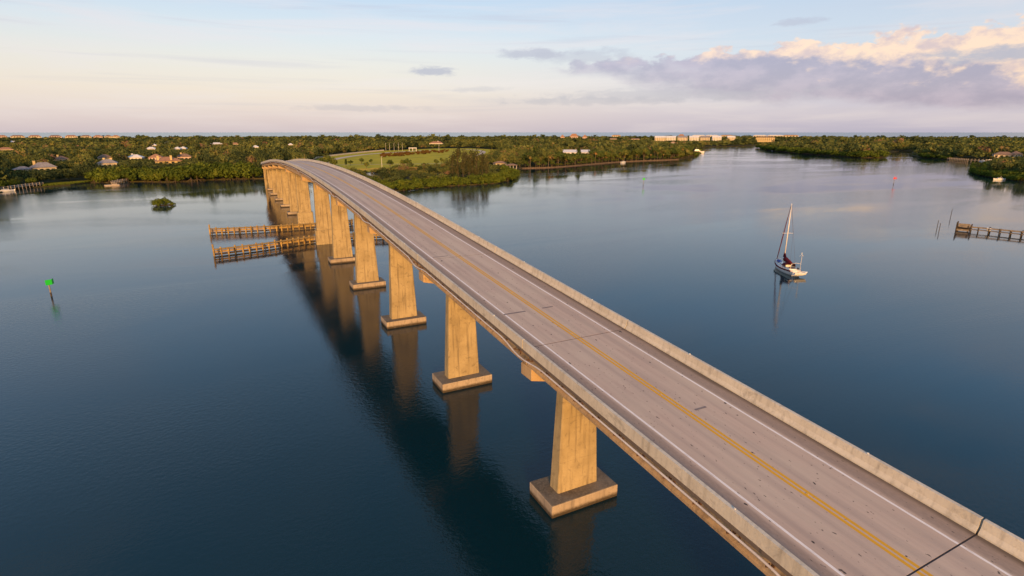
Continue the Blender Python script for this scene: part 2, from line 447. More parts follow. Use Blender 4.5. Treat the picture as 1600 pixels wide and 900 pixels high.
def inside(P, poly):
    P = np.asarray(P, float); x, y = P[:, 0], P[:, 1]
    r = np.zeros(len(P), bool); n = len(poly); j = n - 1
    for i in range(n):
        xi, yi = poly[i]; xj, yj = poly[j]
        c = ((yi > y) != (yj > y))
        with np.errstate(divide='ignore', invalid='ignore'):
            xx = (xj - xi) * (y - yi) / (yj - yi + 1e-12) + xi
        r ^= c & (x < xx); j = i
    return r

# ------------------------------------------------------------------ setting: water, land, field, roads
mb = MB(); nseg = 64; Rr = 90000
mb.v = [(0, 0, -.35)] + [(Rr * math.cos(2 * math.pi * k / nseg), Rr * math.sin(2 * math.pi * k / nseg), -.35) for k in range(nseg)]
mb.f = [(0, k + 1, (k + 1) % nseg + 1) for k in range(nseg)]
struct(mb.build("sea", M_SEA))
mb = MB(); mb.add([(-2600, -1500, 0), (2800, -1500, 0), (2800, 1500, 0), (-2600, 1500, 0)], [(0, 1, 2, 3)])
struct(mb.build("lagoon_water", M_WATER))

FW = np.array([math.sin(YAW), math.cos(YAW)]); RT = np.array([math.cos(YAW), -math.sin(YAW)])
def camfr(f, r): return tuple(np.array([CX, CY]) + FW * f + RT * r)
left_px = [(0, 303), (26, 297), (68, 294), (110, 291), (142, 287), (180, 287), (218, 285), (262, 286), (302, 284), (328, 282), (367, 281), (400, 280)]
mid_px = [(620, 299), (660, 294), (700, 291), (740, 289), (780, 286), (797, 281), (803, 275), (798, 268), (818, 263), (860, 262), (900, 259), (960, 254), (1000, 252), (1060, 250), (1085, 245), (1094, 240), (1092, 235), (1100, 231), (1130, 230), (1165, 229.5), (1200, 228.5)]
right_px = [(1188, 233), (1207, 237), (1250, 242), (1300, 246), (1345, 249), (1378, 249), (1384, 243), (1404, 239.5), (1426, 240.5), (1424, 246), (1436, 249), (1485, 253), (1560, 257)]
rnear_px = [(1560, 262), (1526, 266), (1526, 275), (1560, 282), (1600, 287)]
L_left = [at(*q) for q in left_px]; L_mid = [at(*q) for q in mid_px]; L_right = [at(*q) for q in right_px]; L_rn = [at(*q) for q in rnear_px]
xr, yr = L_rn[-1]
land = [(-2500, 520), (-900, 440), (-400, 410), (-200, 415)] + L_left + [(18, 470), (33, 425), (46, 370)] + L_mid + \
       [(L_mid[-1][0] + 160, L_mid[-1][1] - 10), (L_right[0][0] + 230, L_right[0][1] + 60)] + L_right + L_rn + \
       [(xr + 40, yr - 90), (xr + 300, yr - 500), (2700, -900), (6500, -900), camfr(3000, 5200), camfr(3050, 3000), camfr(2950, 1000), camfr(3000, -300), camfr(2900, -1500), camfr(2500, -3500)]
island = struct(poly_sheet("island_ground", land, .55, M_GROUND, -1.2))
beach = [camfr(2500, -3500), camfr(2900, -1500), camfr(3000, -300), camfr(2950, 1000), camfr(3050, 3000), camfr(3000, 5200), camfr(3060, 5200), camfr(3120, 3000), camfr(3020, 1000), camfr(3070, -300), camfr(2970, -1500), camfr(2570, -3500)]
struct(poly_sheet("beach", beach, 1.2, M_SAND, -1.2))
# grass field by the bridge foot
field_px = [(470, 266), (482, 257), (497, 249), (530, 243), (600, 236), (680, 232.5), (735, 232), (790, 235), (796, 240), (770, 246), (745, 254), (690, 262), (640, 266), (560, 271)]
FIELD = [at(*q) for q in field_px]
struct(poly_sheet("grass_field", FIELD, .60, M_GRASS))
road1 = smooth_line([(36, 560), (52, 610)] + [at(*q) for q in [(502, 257), (520, 250.5), (560, 243.5), (600, 239.8), (640, 237.2), (675, 235)]])
struct(ribbon("island_road", road1, 11, .66, M_PAVE))
road2 = smooth_line([at(*q) for q in [(720, 233.5), (738, 234.4), (751, 236), (755, 238.5), (750, 242), (742, 246)]])
struct(ribbon("loop_road", road2, 9, .67, M_PAVE))
path1 = smooth_line([at(*q) for q in [(525, 259), (560, 258.5), (610, 257.5), (660, 257), (700, 256)]])
struct(ribbon("foot_path", path1, 3.5, .655, M_PAVE))
POND2 = [at(*q) for q in [(570, 276), (573, 271.5), (585, 271), (586, 275.5), (578, 278)]]
struct(poly_sheet("tidal_pool_water", POND2, .606, M_WATER))
lawn_px = [[(110, 236), (118, 231), (170, 231), (172, 236)], [(190, 232.5), (195, 229.5), (222, 229), (222, 233.5)], [(745, 238), (775, 234.5), (795, 236.5), (785, 241)]]
LAWNS = [[at(*q) for q in l] for l in lawn_px]
for l in LAWNS[:2]: struct(poly_sheet("lawn", l, .61, M_GRASS))

# ------------------------------------------------------------------ bridge
S_ARC, R_ARC = 350.0, 600.0
def zdeck(s):
    if s < 90: z = 19.9 + .0665 * (s - 90)
    elif s < 315: x = s - 90; z = 19.9 + .0665 * x - .00029 * x * x
    else: z = 20.18 - .064 * (s - 315)
    return max(z, 2.2) if s < 560 else max(2.0, z + .0)
def frame(s):
    if s <= S_ARC: return 0.0, s, 0.0
    a = (s - S_ARC) / R_ARC
    return R_ARC * (1 - math.cos(a)), S_ARC + R_ARC * math.sin(a), a
def bp(s, t, z):
    x, y, a = frame(s)
    return (x + t * math.cos(a), y - t * math.sin(a), zdeck(s) + z)
def sweep(mb, prof, s0, s1, step=3.0, close=True):
    n = max(1, int(math.ceil((s1 - s0) / step))); k = len(prof)
    vs, at_, fs = [], [], []
    for i in range(n + 1):
        s = s0 + (s1 - s0) * i / n
        for (t, z) in prof:
            vs.append(bp(s, t, z)); at_.append((s, t, z))
    m = k if close else k - 1
    for i in range(n):
        for j in range(m):
            a = i * k + j; b = i * k + (j + 1) % k
            fs.append((a, b, b + k, a + k))
    if close:
        fs.append(tuple(range(k))[::-1]); fs.append(tuple(range(n * k, (n + 1) * k)))
    mb.add(vs, fs, at_)

bridge = empty("road_bridge", (0, 0, 0), 0, "long humped concrete road bridge on tall tapered piers with a double yellow line", "bridge")
piers = [10.72 + 29.15 * k for k in range(-2, 7)] + [231.6] + [231.6 + 29.4 * k for k in range(1, 6)]
bents = [piers[-1] + 14.7 * k for k in range(1, 12)]
joints = piers + bents[1::2]
joints = sorted(joints); GAP = .045
for i in range(len(joints) - 1):
    s0, s1 = joints[i] + GAP, joints[i + 1] - GAP
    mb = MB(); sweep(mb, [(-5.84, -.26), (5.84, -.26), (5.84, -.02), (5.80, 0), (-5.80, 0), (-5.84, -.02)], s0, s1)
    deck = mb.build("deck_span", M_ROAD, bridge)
    for t0, w, mm, nm in ((-3.66, .17, M_WHITE, "edge_line"), (3.66, .17, M_WHITE, "edge_line"), (-.17, .21, M_YELLOW, "centre_line"), (.17, .21, M_YELLOW, "centre_line")):
        mb = MB(); sweep(mb, [(t0 - w / 2, .005), (t0 + w / 2, .005)], s0, s1, close=False)
        mb.f = [f[::-1] for f in mb.f]
        mb.build(nm, mm, deck)
    # joint seal down in the gap
    mb = MB(); sweep(mb, [(-5.3, -.12), (5.3, -.12), (5.3, -.008), (-5.3, -.008)], s1 + .002, s1 + 2 * GAP - .002)
    mb.build("joint_seal", M_SEAL, deck)
    for sg in (-1, 1):
        pr = [(5.82, -.03), (5.80, .82), (5.56, .82), (5.49, .34), (5.32, .09), (5.31, -.03)]
        pr = [(sg * t, z) for t, z in pr]
        if sg > 0: pr = pr[::-1]
        mb = MB(); sweep(mb, pr, s0 + .01, s1 - .01)
        par = mb.build("parapet", M_PARA, bridge)
        k = 0
        s = s0 + 6
        while s < s1 - 2 and s < 380:
            mb = MB(); x, y, a = frame(s); p = bp(s, sg * 5.68, .87)
            mb.box(p, (.06, .09, .08), -a); mb.build("reflector", M_REFL, par)
            s += 15 if sg > 0 else 30
    main = abs(joints[i] - 185.6) < 1
    dp = 1.9 if main else 1.36
    for t0 in (-5.1, -2.55, 0, 2.55, 5.1):
        g = [(-.28, -.27), (-.28, -.45), (-.09, -.55), (-.09, -dp + .15), (-.30, -dp - .05), (-.30, -dp - .25), (.30, -dp - .25), (.30, -dp - .05), (.09, -dp + .15), (.09, -.55), (.28, -.45), (.28, -.27)]
        mb = MB(); sweep(mb, [(t0 + a, b) for a, b in g], s0 + .05, s1 - .05, 7)
        mb.build("girder", M_GIRD, bridge)
    # diaphragms between the beams
    for fr in (.02, .33, .66, .98):
        s = s0 + (s1 - s0) * fr
        mb = MB(); sweep(mb, [(-4.95, -.5), (-4.95, -dp + .1), (4.95, -dp + .1), (4.95, -.5)], s - .12, s + .12)
        mb.build("diaphragm", M_GIRD, bridge)

M_PATCH = mat_simple("asphalt_patch", (.17, .14, .14), (.24, .20, .19), 1.5, .9, .2)
for (pa, pb, w) in (((786, 491), (822, 487), .28), ((846, 481), (864, 479.5), .22), ((676, 402), (700, 400), .22), ((1085, 640), (1104, 636), .2)):
    q = []
    for (px, py) in (pa, pb):
        z = 17.5
        for _ in range(12): x_, y_ = at(px, py, z); z = zdeck(y_)
        q.append((x_, y_))
    mb = MB(); t0, t1 = q[0][0], q[1][0]; s_m = (q[0][1] + q[1][1]) / 2
    sweep(mb, [(t0, .006), (t1, .006)], s_m - w / 2, s_m + w / 2, close=False); mb.f = [f[::-1] for f in mb.f]
    mb.build("repair_patch", M_PATCH, bridge)
M_CAT = mat_simple("yellow_reflector", (.75, .45, .05), rough=.3, spec=.5)
s = -20.0
while s < 330:
    mb = MB(); mb.box(bp(s, 0, .012), (.12, .12, .024)); mb.build("road_stud", M_CAT, bridge); s += 12.2

def taper_block(mb, c, z0, z1, hx0, hy0, hx1, hy1, ch=.12):
    def ring(hx, hy, z):
        return [(c[0] + x, c[1] + y, z) for x, y in ((-hx + ch, -hy), (hx - ch, -hy), (hx, -hy + ch), (hx, hy - ch), (hx - ch, hy), (-hx + ch, hy), (-hx, hy - ch), (-hx, -hy + ch))]
    n = max(1, int((z1 - z0) / 2.5)); vs = []; fs = []
    for i in range(n + 1):
        k = i / n; vs += ring(hx0 + (hx1 - hx0) * k, hy0 + (hy1 - hy0) * k, z0 + (z1 - z0) * k)
    for i in range(n):
        for j in range(8): fs.append((i * 8 + j, i * 8 + (j + 1) % 8, i * 8 + 8 + (j + 1) % 8, i * 8 + 8 + j))
    fs.append(tuple(range(8))[::-1]); fs.append(tuple(range(n * 8, n * 8 + 8)))
    mb.add(vs, fs)

for k, s in enumerate(piers):
    x, y, a = frame(s); zd = zdeck(s); main = k in (8, 9)
    dep = .52 if main else 0.0
    ztop = zd - 3.55 - dep
    h = ztop - 1.3
    root = MB()
    if main:
        taper_block(root, (0, 0), -2, ztop + .3, 2.55, 1.15, 2.1, .8)
    else:
        taper_block(root, (0, 0), 1.0, ztop + .3, 1.78 + .045 * h, .62 + .016 * h, 1.78, .62)
    pier = root.build("pier", M_PIER, bridge, loc=(x, y, 0)); pier.rotation_euler.z = -a
    f = MB()
    if main: taper_block(f, (0, 0), -2, 4.6, 2.95, 1.45, 2.9, 1.4, .2)
    else:
        hx, hy, zt, b = 3.78, 2.2, 1.28, .14
        f.add([(-hx, -hy, -2), (hx, -hy, -2), (hx, hy, -2), (-hx, hy, -2), (-hx, -hy, zt), (hx, -hy, zt), (hx, hy, zt), (-hx, hy, zt)],
              [(0, 3, 2, 1), (4, 5, 6, 7), (0, 1, 5, 4), (1, 2, 6, 5), (2, 3, 7, 6), (3, 0, 4, 7)])
    fo = f.build("footing", M_PIER if main else M_FOOT, pier, bevel=.10)
    c = MB(); zt = zd - 1.66 - dep - .0
    pr = [(-5.45, zt), (-5.45, zt - 1.1), (-2.0, zt - 1.9), (2.0, zt - 1.9), (5.45, zt - 1.1), (5.45, zt)]
    hy = .95
    c.add([(t, -hy, z) for t, z in pr] + [(t, hy, z) for t, z in pr],
          [(0, 1, 2, 3, 4, 5), (11, 10, 9, 8, 7, 6)] + [(j, 6 + j, 6 + (j + 1) % 6, (j + 1) % 6) for j in range(6)])
    c.build("pier_cap", M_CAP, pier, bevel=.05)
for s in bents:
    x, y, a = frame(s); zd = zdeck(s)
    if zd < 5: continue
    c = MB(); c.box((0, 0, zd - 1.66 - .5), (10.6, 1.0, 1.0))
    b = c.build("pile_bent_cap", M_CAP, bridge, bevel=.04, loc=(x, y, 0)); b.rotation_euler.z = -a
    for t in (-4.6, -2.3, 0, 2.3, 4.6):
        p = MB(); p.box((t, 0, (zd - 2.2 - 2) / 2), (.62, .62, zd - 2.2 + 2)); p.build("pile", M_PIER, b)
# conduit along the left edge
pts = []; s = -45.0
while s < 372:
    d = min(abs(s - q) for q in piers); k = max(0, 1 - d / 4.0)
    w = .5 - .5 * math.cos(math.pi * k)
    pts.append(bp(s, -6.02 - .12 * w, -.34 - .32 * w)); s += 1.0
mb = MB(); mb.tube(pts, .075, 6); mb.build("conduit_pipe", M_PIPE, bridge, smooth=True)
s = -44.0
while s < 330:
    mb = MB(); mb.beam(bp(s, -5.80, -.42), bp(s, -6.1, -.44), .07, .08); mb.beam(bp(s, -5.52, -.30), bp(s, -5.52, -.70), .16, .12); mb.beam(bp(s, -5.52, -.68), bp(s, -6.1, -.46), .06, .06)
    mb.build("pipe_bracket", M_STEEL, bridge); s += 2.43
# hanging scupper stubs and deck ledge under the overhang
s = -42.0
while s < 330:
    mb = MB(); mb.tube([bp(s, -5.6, -.27), bp(s, -5.6, -.85)], .07, 6); mb.build("scupper", M_STEEL, bridge); s += 4.86

# ------------------------------------------------------------------ timber fenders round the boat channel
g0 = np.random.default_rng(3)
def fender(label, line, face):
    root = empty("timber_fender", (line[0][0], line[0][1], 0), 0, label, "fender", "timber fenders of the boat channel")
    ox, oy = line[0]
    pl = smooth_line(line, 8); P = [Vector((p[0] - ox, p[1] - oy, 0)) for p in pl]
    L = [0]
    for i in range(1, len(P)): L.append(L[-1] + (P[i] - P[i - 1]).length)
    def pt(d):
        for i in range(1, len(P)):
            if d <= L[i]:
                k = (d - L[i - 1]) / (L[i] - L[i - 1]); return P[i - 1].lerp(P[i], k), (P[i] - P[i - 1]).normalized()
        return P[-1], (P[-1] - P[-2]).normalized()
    tot = L[-1]; d = 0; k = 0
    while d <= tot:
        p, t = pt(d); n = Vector((-t.y, t.x, 0)) * face
        m = MB(); zt = 2.35 + .12 * math.sin(k * 2.3) + (.9 if k == 0 else 0)
        jx, jy = g0.uniform(-.16, .16, 2); zt += g0.uniform(-.2, .35); m.tube([(p.x, p.y, -2), (p.x + jx, p.y + jy, zt)], .25, 8); q = m.build("pile", M_TIMBER, root)
        k += 1; d += 1.95 * g0.uniform(.9, 1.1)
    d = 1.0
    while d <= tot:           # raking piles behind, every second bay
        p, t = pt(d); n = Vector((-t.y, t.x, 0)) * face
        m = MB(); m.tube([(p.x - n.x * 2.0, p.y - n.y * 2.0, -1.5), (p.x - n.x * .45, p.y - n.y * .45, 2.0)], .15, 6)
        m.build("raking_pile", M_TIMBERDK, root); d += 4.3
    for z, w, mm in ((.45, .22, M_TIMBERDK), (1.15, .24, M_TIMBER), (1.85, .26, M_TIMBER)):
        m = MB()
        for i in range(len(P) - 1):
            t = (P[i + 1] - P[i]).normalized(); n = Vector((-t.y, t.x, 0)) * face * .30
            m.beam((P[i].x + n.x, P[i].y + n.y, z), (P[i + 1].x + n.x, P[i + 1].y + n.y, z), w, .50)
        m.build("wale", mm, root)
    m = MB()
    for i in range(len(P) - 1):
        t = (P[i + 1] - P[i]).normalized(); n = Vector((-t.y, t.x, 0)) * face * .75
        m.beam((P[i].x - n.x, P[i].y - n.y, 2.1), (P[i + 1].x - n.x, P[i + 1].y - n.y, 2.1), 1.0, .1)
    m.build("walkway", M_TIMBER, root)
    return root
fender("long timber fender on the near side of the boat channel under the bridge", [(-32, 180.6), (-21, 183), (-11, 186.4), (-3, 188.6), (6, 188.8), (14, 187.4), (22, 184)], 1)
fender("long timber fender on the far side of the boat channel under the bridge", [(-33.5, 221.5), (-22, 219.2), (-11, 218.0), (0, 217.6), (8, 217.8), (16, 219.5)], 1)

# ------------------------------------------------------------------ channel markers and poles
def daymark(name, label, px, py, h, mat, shape, yaw=0.0, size=1.15, lean=0.0):
    x, y = at(px, py)
    root = empty(name, (x, y, 0), -azdist(x, y)[0] + yaw, label, "marker")
    m = MB(); m.tube([(0, 0, -2), (0, 0, .9)], .17, 8); m.build("pile_foot", M_TIMBERDK, root)
    m = MB(); m.tube([(0, 0, .88), (lean, 0, h)], [.15, .13], 8); m.build("pile", M_DOCK, root)
    for k, (cx, cy, ry) in enumerate(((0, -.22, 0.0), (size * .5 + size * .22, -.22 + size * .42, R(62)))):
        m = MB(); s = size / 2; th = .03; c, sn = math.cos(ry), math.sin(ry)
        o = [(-s, -s), (s, -s), (s, s), (-s, s)] if shape == 'square' else [(-s * 1.1, -s), (s * 1.1, -s), (0, s * 1.2)]
        n = len(o)
        def tr(u, w, d): return (cx + u * c - d * sn, cy + u * sn + d * c, h - .1 + w)
        m.add([tr(u, w, -th) for u, w in o] + [tr(u, w, th) for u, w in o], [tuple(range(n))[::-1], tuple(range(n, 2 * n))] + [(j, (j + 1) % n, n + (j + 1) % n, n + j) for j in range(n)])
        m.build("dayboard", mat, root)
    return root
daymark("channel_marker", "green square channel marker on a pile in the open water left of the bridge", 80.5, 463, 3.3, M_GRN, 'square', R(12), 1.15)
daymark("channel_marker", "small green channel marker far out in front of the palm lined bank", 1005, 290, 4.4, M_GRN, 'square', R(10), 1.2)
daymark("channel_marker", "red triangular channel marker standing in the water beyond the sailboat", 1396, 290, 4.6, M_RED, 'tri', R(10), 1.7)
def pole(label, px, py, h, lean, n=1):
    x, y = at(px, py)
    m = MB(); m.tube([(0, 0, -2), (lean[0], lean[1], h)], [.12, .09], 8)
    o = m.build("mooring_pole", M_TIMBERDK, None, loc=(x, y, 0)); tag(o, label, "pole", "poles beside the timber dock")
pole("lone tall mooring pole standing off beyond the end of the timber dock", 1485, 341, 3.6, (.1, 0))
pole("left one of two close mooring poles near the dock end", 1464, 357, 3.0, (.1, .05))
pole("right one of two close mooring poles near the dock end", 1467, 361.5, 3.0, (.2, .05))
pole("single thin stake in the water before the left shore dock", 143, 296, 3.4, (-.2, 0))

# ------------------------------------------------------------------ sailboat
def loft_hull(mb, L, B, fb, draft, n=22, m=9, sheer=.35, transom=.72):
    vs = []; fs = []
    for i in range(n + 1):
        u = i / n; x = -L / 2 + L * u
        w = B / 2 * (transom + (1 - transom) * math.sin(min(1, u / .45) * math.pi / 2)) if u < .45 else B / 2 * (max(0.0, 1 - ((u - .45) / .55) ** 2.2))
        w = max(w, .02)
        zs = fb + sheer * (2 * abs(u - .42)) ** 2
        zk = -draft * math.sin(math.pi * min(1, max(0, (u + .06) / 1.08))) ** .7
        for j in range(m + 1):
            a = j / m * math.pi
            c = math.cos(a); s_ = math.sin(a)
            vs.append((x + (.35 * (1 - s_) * u * u), w * (abs(c) ** .55) * (1 if c > 0 else -1), zs - (zs - zk) * s_ ** .8))
    for i in range(n):
        for j in range(m):
            a = i * (m + 1) + j; fs.append((a, a + 1, a + m + 2, a + m + 1))
    fs.append(tuple(range(m + 1))); fs.append(tuple(range(n * (m + 1), (n + 1) * (m + 1)))[::-1])
    mb.add(vs, fs)
    rim = [(vs[i * (m + 1)], vs[i * (m + 1) + m]) for i in range(n + 1)]
    return rim
SBX, SBY = at(1226.5, 422.5); sb_dir = R(61)
sb = empty("sailboat", (SBX, SBY, 0), sb_dir, "white sailboat with maroon sail cover and bare mast at anchor", "sailboat")
L, B = 11.4, 3.5
h = MB(); rim = loft_hull(h, L, B, 1.15, .5); h.build("hull", M_GEL, sb, smooth=True)
d = MB(); vs = []
for a, b in rim: vs += [(a[0], a[1] * .985, a[2] + .012), (b[0], b[1] * .985, b[2] + .012)]
d.add(vs, [(2 * i, 2 * i + 1, 2 * i + 3, 2 * i + 2) for i in range(len(rim) - 1)]); d.build("deck", M_GEL, sb)
for sd_ in (0, 1):
    r = MB(); r.tube([(q[sd_][0], q[sd_][1] * 1.005, q[sd_][2] - .20) for q in rim], .19, 5); r.build("rubbing_stripe", M_MAROON, sb)
c = MB()
for i, (x0, x1, w0, w1, hh) in enumerate(((-1.2, 2.9, 1.05, .65, .55),)):
    c.add([(x0, -w0, 1.1), (x1, -w1, 1.2), (x1, w1, 1.2), (x0, w0, 1.1), (x0 + .1, -w0 * .88, 1.2 + hh), (x1 - .5, -w1 * .8, 1.2 + hh * .8), (x1 - .5, w1 * .8, 1.2 + hh * .8), (x0 + .1, w0 * .88, 1.2 + hh)],
          [(4, 5, 6, 7), (0, 1, 5, 4), (1, 2, 6, 5), (2, 3, 7, 6), (3, 0, 4, 7)])
cab = c.build("cabin", M_GEL, sb, bevel=.06)
for sg in (-1, 1):
    for k in range(3):
        w = MB(); xx = -.5 + k * 1.0; yy = .98 - .1 * (xx + .6)
        w.box((xx, sg * (yy - .045), 1.5), (.6, .05, .2)); w.build("window", M_GLASS, cab)
c = MB()                                   # cockpit well with coamings
for sg in (-1, 1): c.box((-3.1, sg * 1.05, 1.42), (3.4, .22, .36))
c.box((-4.75, 0, 1.4), (.22, 2.2, .32)); c.build("cockpit_coaming", M_GEL, sb)
c = MB(); c.box((-3.0, 0, 1.22), (3.2, 1.8, .05)); c.build("cockpit_floor", M_TEAK, sb)
m = MB(); m.tube([(1.3, 0, 1.2), (1.25, 0, 10), (1.2, 0, 17.2)], [.14, .13, .10], 8); mast = m.build("mast", M_MAST, sb, smooth=True)
m = MB(); m.tube([(1.25, -1.35, 9.6), (1.25, 1.35, 9.6)], .045, 5); m.build("spreader", M_MAST, mast)
m = MB(); m.tube([(1.25, 0, 2.55), (-3.3, 0, 2.35)], .09, 6); m.build("boom", M_MAST, sb)
m = MB(); m.tube([(1.45, 0, 4.6), (1.2, 0, 3.4), (.7, 0, 2.95), (-.3, 0, 2.75), (-1.8, 0, 2.62), (-3.2, 0, 2.5)], [.14, .46, .62, .56, .48, .28], 8); m.build("sail_cover", M_MAROON, sb, smooth=True)
m = MB(); m.tube([(5.55, 0, 1.7), (4.0, 0, 7.2), (1.5, 0, 16.6)], [.10, .14, .05], 6); m.build("furled_jib", M_MAROON, sb, smooth=True)
for a, b in (((1.2, 0, 17.1), (-5.5, 0, 1.6)), ((1.25, 1.35, 9.6), (1.2, 0, 16.8)), ((1.25, -1.35, 9.6), (1.2, 0, 16.8)), ((1.25, 1.35, 9.6), (1.1, 1.6, 1.2)), ((1.25, -1.35, 9.6), (1.1, -1.6, 1.2))):
    m = MB(); m.tube([a, b], .018, 4); m.build("stay", M_STEEL, sb)
m = MB()                                   # dodger: canvas hood over the companionway
vs = []; fs = []
for i, (x, hgt, w) in enumerate(((-.1, .15, 1.15), (-.6, .85, 1.25), (-1.3, 1.15, 1.3), (-2.7, 1.18, 1.3))):
    for j in range(9):
        a = j / 8 * math.pi; vs.append((x, w * math.cos(a), 1.45 + hgt * max(0, math.sin(a)) ** .5))
for i in range(3):
    for j in range(8): fs.append((i * 9 + j, i * 9 + j + 1, i * 9 + j + 10, i * 9 + j + 9))
m.add(vs, fs); m.build("dodger", M_MAROON, sb, smooth=True)
m = MB(); m.box((3.9, 0, 1.72), (1.7, 1.1, .5), 0, .6); m.build("foredeck_cover", M_BLUEC, sb, bevel=.1)
for sg in (-1, 1):
    m = MB(); m.tube([(q[0 if sg > 0 else 1][0], q[0 if sg > 0 else 1][1] * .95, q[0][2] + .62) for q in rim[::2]], .022, 4)
    for q in rim[::4]:
        e = q[0 if sg > 0 else 1]; m.tube([(e[0], e[1] * .95, e[2]), (e[0], e[1] * .95, e[2] + .62)], .02, 4)
    m.build("lifeline", M_MAST, sb)
m = MB()                                   # stern arch with a wind generator mast
for sg in (-1, 1): m.tube([(-5.2, sg * 1.2, 1.3), (-5.5, sg * 1.15, 3.0), (-5.6, 0, 3.25)], .045, 5)
m.tube([(-5.3, -1.2, 1.3), (-5.4, -1.2, 5.2)], .045, 6); m.build("stern_arch", M_MAST, sb)
m = MB(); m.tube([(-5.15, -1.2, 5.25), (-5.75, -1.2, 5.25)], [.14, .08], 8)
for k in range(3):
    a = k * 2.094; m.beam((-5.2, -1.2, 5.25), (-5.2, -1.2 + .6 * math.sin(a), 5.25 + .6 * math.cos(a)), .1, .03)
m.build("wind_generator", M_GEL, sb)
m = MB(); m.box((-5.2, -.75, 1.75), (.4, .35, .5)); m.build("outboard_motor", M_GLASS, sb, bevel=.05)
# dinghy hanging across the stern
dx_, dy_ = math.cos(sb_dir), math.sin(sb_dir)
dg = empty("dinghy", (SBX - dx_ * 6.9 + dy_ * .5, SBY - dy_ * 6.9 - dx_ * .5, .55), sb_dir - R(85), "small white dinghy hung across the sailboat's stern", "dinghy")
m = MB(); r2 = loft_hull(m, 3.1, 1.45, .5, .15, 14, 7, .15); m.build("hull", M_GEL, dg, smooth=True)
m = MB()
for sd_ in (0, 1): m.tube([(q[sd_][0], q[sd_][1], q[sd_][2]) for q in r2], .14, 6)
m.build("inflated_tube", M_GEL, dg, smooth=True)
m = MB(); m.box((-.2, 0, .42), (.3, 1.2, .05)); m.build("thwart", M_TEAK, dg)

# ------------------------------------------------------------------ docks
def dock(label, pts, z, width, rail, piles_every, mat=M_DOCK, pile_top=.9, group=None, name="timber_dock"):
    ox, oy = pts[0]; P = [Vector((p[0] - ox, p[1] - oy, 0)) for p in pts]
    root = empty(name, (ox, oy, 0), 0, label, "dock", group)
    dk = MB()
    for i in range(len(P) - 1): dk.beam((P[i].x, P[i].y, z), (P[i + 1].x, P[i + 1].y, z), width, .16)
    dk.build("deck", mat, root)
    for sg in (-1, 1):
        if rail:
            r = MB()
            for i in range(len(P) - 1):
                t = (P[i + 1] - P[i]).normalized(); n = Vector((-t.y, t.x, 0)) * sg * width / 2
                r.beam((P[i].x + n.x, P[i].y + n.y, z + rail), (P[i + 1].x + n.x, P[i + 1].y + n.y, z + rail), .12, .24)
            r.build("rail", mat, root)
    for i in range(len(P) - 1):
        Ls = (P[i + 1] - P[i]).length; t = (P[i + 1] - P[i]).normalized(); k = 0; d_ = 0
        while d_ < Ls:
            for sg in (-1, 1):
                n = Vector((-t.y, t.x, 0)) * sg * (width / 2 + .15); q = P[i] + t * d_ + n
                m = MB(); m.tube([(q.x, q.y, -2), (q.x, q.y, z + pile_top + .2 * math.sin(d_ * 3 + sg))], .17, 6); m.build("pile", M_TIMBERDK if mat is M_DOCK else mat, root)
            d_ += piles_every
    return root
a0 = at(1496, 360.5); a1 = at(1545, 365); a2 = at(1640, 375)
dR = dock("long weathered timber dock with rails running in from the right edge", [a0, a1, a2], .9, 2.0, .85, 2.9, pile_top=1.1)
t = (Vector((a1[0], a1[1], 0)) - Vector((a0[0], a0[1], 0))).normalized()
m = MB(); ang = math.atan2(t.y, t.x)
m.box((t.x * 1.6, t.y * 1.6, 1.1), (4.4, 3.4, .2), ang)
for u in (-.4, 3.7):
    for w in (-1.5, 1.5):
        m.tube([(t.x * u - t.y * w, t.y * u + t.x * w, -2), (t.x * u - t.y * w, t.y * u + t.x * w, 2.7 if u > 0 else 3.3)], .2, 6)
m.build("end_platform", M_TIMBERDK, dR)
m = MB(); m.box((t.x * 1.6 - t.y * .9, t.y * 1.6 + t.x * .9, 1.9), (3.4, .12, 1.5), ang); m.box((t.x * 1.6, t.y * 1.6, .75), (3.9, 2.9, .9), ang); m.build("boarded_screen", M_DOCK, dR)
lk = MB(); lk.box((0, 0, .42), (1.2, .8, .8), ang); lk.box((0, 0, .86), (1.3, .9, .08), ang)
qx, qy = a0[0] + t.x * 8.6, a0[1] + t.y * 8.6
tag(lk.build("dock_locker", M_GEL, None, bevel=.03, loc=(qx, qy, 1.08)), "white storage locker standing on the long right hand dock", "locker")
# left shore docks
dock("thin pile dock running along the shore at the far left edge", [at(-25, 304), at(15, 299.5), at(66, 293)], 1.6, 2.0, .9, 3.0, M_DOCKP, 1.2, "left shore docks")
dock("small dock reaching out from the left shore with a low float", [at(217, 283), at(190, 287.5), at(176, 290.5)], 1.5, 1.8, .9, 2.8, M_DOCKP, 1.2, "left shore docks")
x_, y_ = at(175, 291.5)
m = MB(); m.box((0, 0, .35), (8.5, 4, .7), R(8)); m.box((1.5, .6, .95), (3, 1.6, .5), R(8)); tag(m.build("float_platform", M_DOCKP, None, loc=(x_, y_, 0), bevel=.05), "pale float moored at the small left shore dock", "float")
# right bank: pier in front of the near right trees, docks further up
dock("low dark dock along the front of the near right hand trees", [at(1556, 281.5), at(1640, 288)], 1.0, 1.6, .9, 3.5, M_DOCK, .5, "right bank docks")
dock("pale pile dock sticking out from the right bank beyond the near trees", [at(1482, 253.5), at(1512, 256.2), at(1560, 258.3)], 1.8, 2.2, 0, 3.6, M_DOCKP, 1.6, "right bank docks")

